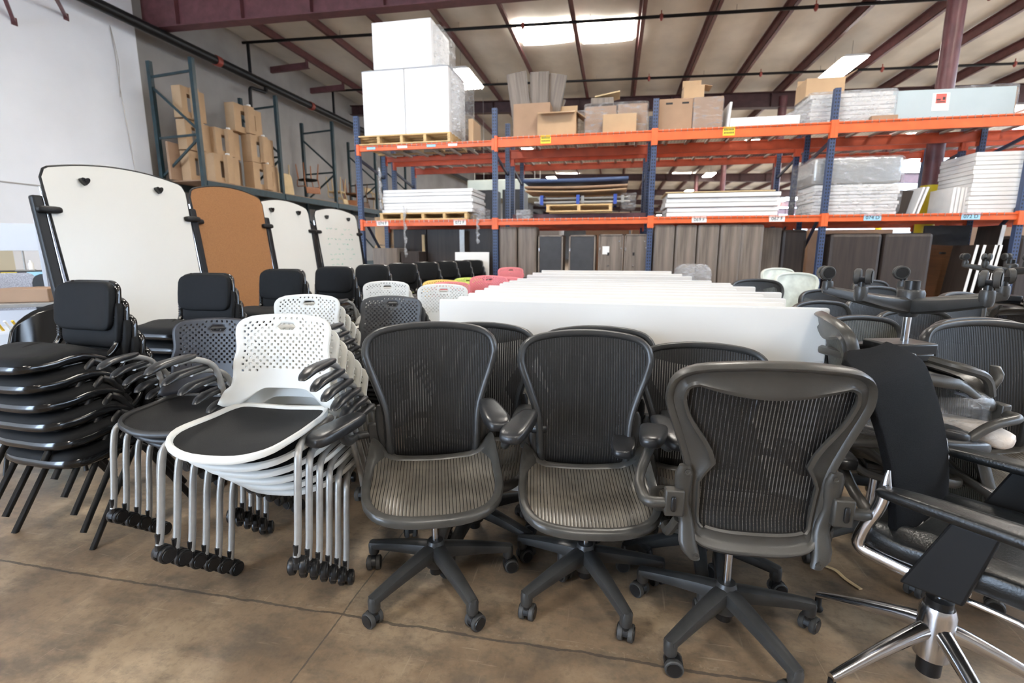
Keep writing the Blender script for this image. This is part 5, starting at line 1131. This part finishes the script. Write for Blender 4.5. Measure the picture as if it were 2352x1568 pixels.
o = MB().box((0, 0, 0.03), (0.24, 0.20, 0.06)).build('paper_pile', 'white_tube', None, 0, loc=(-5.0, 3.02, 0.921), rot=(0, 0, 0.6)); tag(o, 'pile of white papers beside the carton on the desk', 'papers')
t = thing('plastic_bin', 'pale grey bin of yellow pencils at the left edge', 'bin', (-4.08, 2.66, 0), 40)
MB().box((0, 0, 0.40), (0.42, 0.34, 0.80)).build('bin_body', 'bin', t, 0, bevel=0.02)
for k in range(4):
    o = MB().tube([(0, 0, 0), (0.03, -0.05, 0.07)], 0.008, 6).build('pencil', 'pencil' if k % 2 == 0 else 'white_tube', None, 60, loc=(-4.02 + 0.03 * k, 2.54 + 0.025 * k, 0.80)); tag(o, '%s marker sticking out of the pale bin at the left edge' % ['first yellow', 'first white', 'second yellow', 'second white'][k], 'marker', 'markers in the pale bin')
def tub_chair(label, loc, rot):
    t = thing('tub_chair', label, 'chair', loc, rot)
    MB().blob((0, 0, 0.45), 0.24, 0.24, 0.035, 0.4, 0.6, 24, 8).build('seat', 'gloss', t, 60)
    mb = MB(); mb.grid(lambda u, v: (0.27 * math.sin(R(-95 + 190 * u)), 0.06 + 0.20 * math.cos(R(-95 + 190 * u)) + 0.08 * v, 0.46 + v * 0.34 * math.sin(PI * (0.12 + 0.76 * u)) ** 0.7), 20, 8); mb.build('backrest', 'gloss', t, 60, solid=0.012)
    for sx in (-1, 1):
        for sy in (-1, 1): MB().tube([(sx * 0.16, sy * 0.16, 0.43), (sx * 0.22, sy * 0.22, 0)], 0.012, 8).build('leg', 'black_pl', t, 60)
tub_chair('round backed black chair left of the nearest padded stack, upper one', (-3.42, 2.36, 0.20), 20); tub_chair('round backed black chair under the upper one, left of the padded stack', (-3.42, 2.40, 0), 20)
for (x, y, rz, lab, mt) in [(-7.0, 4.62, 60, 'grey office chair far left beyond the desk', 'grey_cloth'), (-6.35, 4.42, 20, 'dark mesh office chair before the grey screen', 'dark_fabric')]:
    t = thing('office_chair', lab, 'chair', (x, y, 0), rz)
    star_base(t, 0, 'black_pl', seed=9); MB().lathe([(0.014, 0.18), (0.014, 0.44)], n=12).build('gas_lift', 'gas', t, 60)
    MB().blob((0, 0, 0.47), 0.24, 0.24, 0.04, 0.4, 0.5, 24, 8).build('seat', mt, t, 60); MB().blob((0, 0.24, 0.80), 0.22, 0.03, 0.27, 0.4, 0.5, 24, 10, lambda p: (p.x, p.y + 0.2 * p.z * p.z - 0.6 * p.x * p.x, p.z)).build('backrest', mt, t, 60)
    MB().bar((0, 0.12, 0.44), (0, 0.27, 0.62), 0.05, 0.02).build('back_bar', 'black_pl', t, 0)
t = thing('counter', 'dark counter with coloured notes along its edge at the far left', 'counter', (-8.1, 5.35, 0), 40)
MB().box((0, 0, 0.53), (2.4, 0.5, 1.06)).build('counter_body', 'black_in', t, 0)
for k in range(6): MB().box((-0.75 + 0.26 * k, -0.252, 1.0), (0.16, 0.004, 0.10)).build('note', ['yellow_tag', 'blue_tag', 'pencil'][k % 3], t, 0)
t = thing('monitor', 'white screen on a thin pole over the counter at the far left', 'monitor', (-7.85, 5.33, 1.062), 52)
MB().box((0, 0, 0.45), (0.62, 0.03, 0.36)).build('screen', 'bin', t, 0, bevel=0.006); MB().tube([(0, 0.02, 0), (0, 0.02, 0.3)], 0.012, 8).build('pole', 'silver', t, 60); MB().box((0, 0.02, 0.008), (0.2, 0.16, 0.016)).build('foot', 'silver', t, 0)
for k, (dx, hz) in enumerate(((-0.35, 0.09), (-0.12, 0.16), (0.22, 0.14))):
    o = MB().lathe([(0.03, 0), (0.032, hz * 0.7), (0.014, hz * 0.85), (0.014, hz)], n=12).build('bottle', 'white_tube', None, 60, loc=(-8.05 + dx * 0.9, 5.24 + dx * 0.76, 1.062)); tag(o, 'small white bottle on the far counter, %s' % ['left one', 'middle one', 'right one'][k], 'bottle', 'bottles on the far counter')
struct(MB().box((-9.63, 5.4, 0.9), (0.02, 2.0, 1.5)).build('door_1', 'wall_cream', None, 0))
o = MB().box((0, 0, 0.0), (0.3, 0.2, 0.62)).build('storage_crate', 'cyan', None, 0, bevel=0.01, loc=(-3.52, 2.50, 0.31), rot=(0, 0, R(40))); tag(o, 'blue crate peeking out between the tub chair and the easel foot', 'crate')
# litter on the floor
o = MB().tube(spline([(0, 0, 0.004), (0.04, -0.03, 0.008), (0.06, -0.08, 0.004), (0.09, -0.14, 0.006)], 4, False), 0.011, 6, ry=0.004).build('wood_splinter', 'pale_wood', None, 60, loc=(0.92, 2.14, 0)); tag(o, 'pale splinter of wood lying on the concrete by the chrome chair', 'splinter')
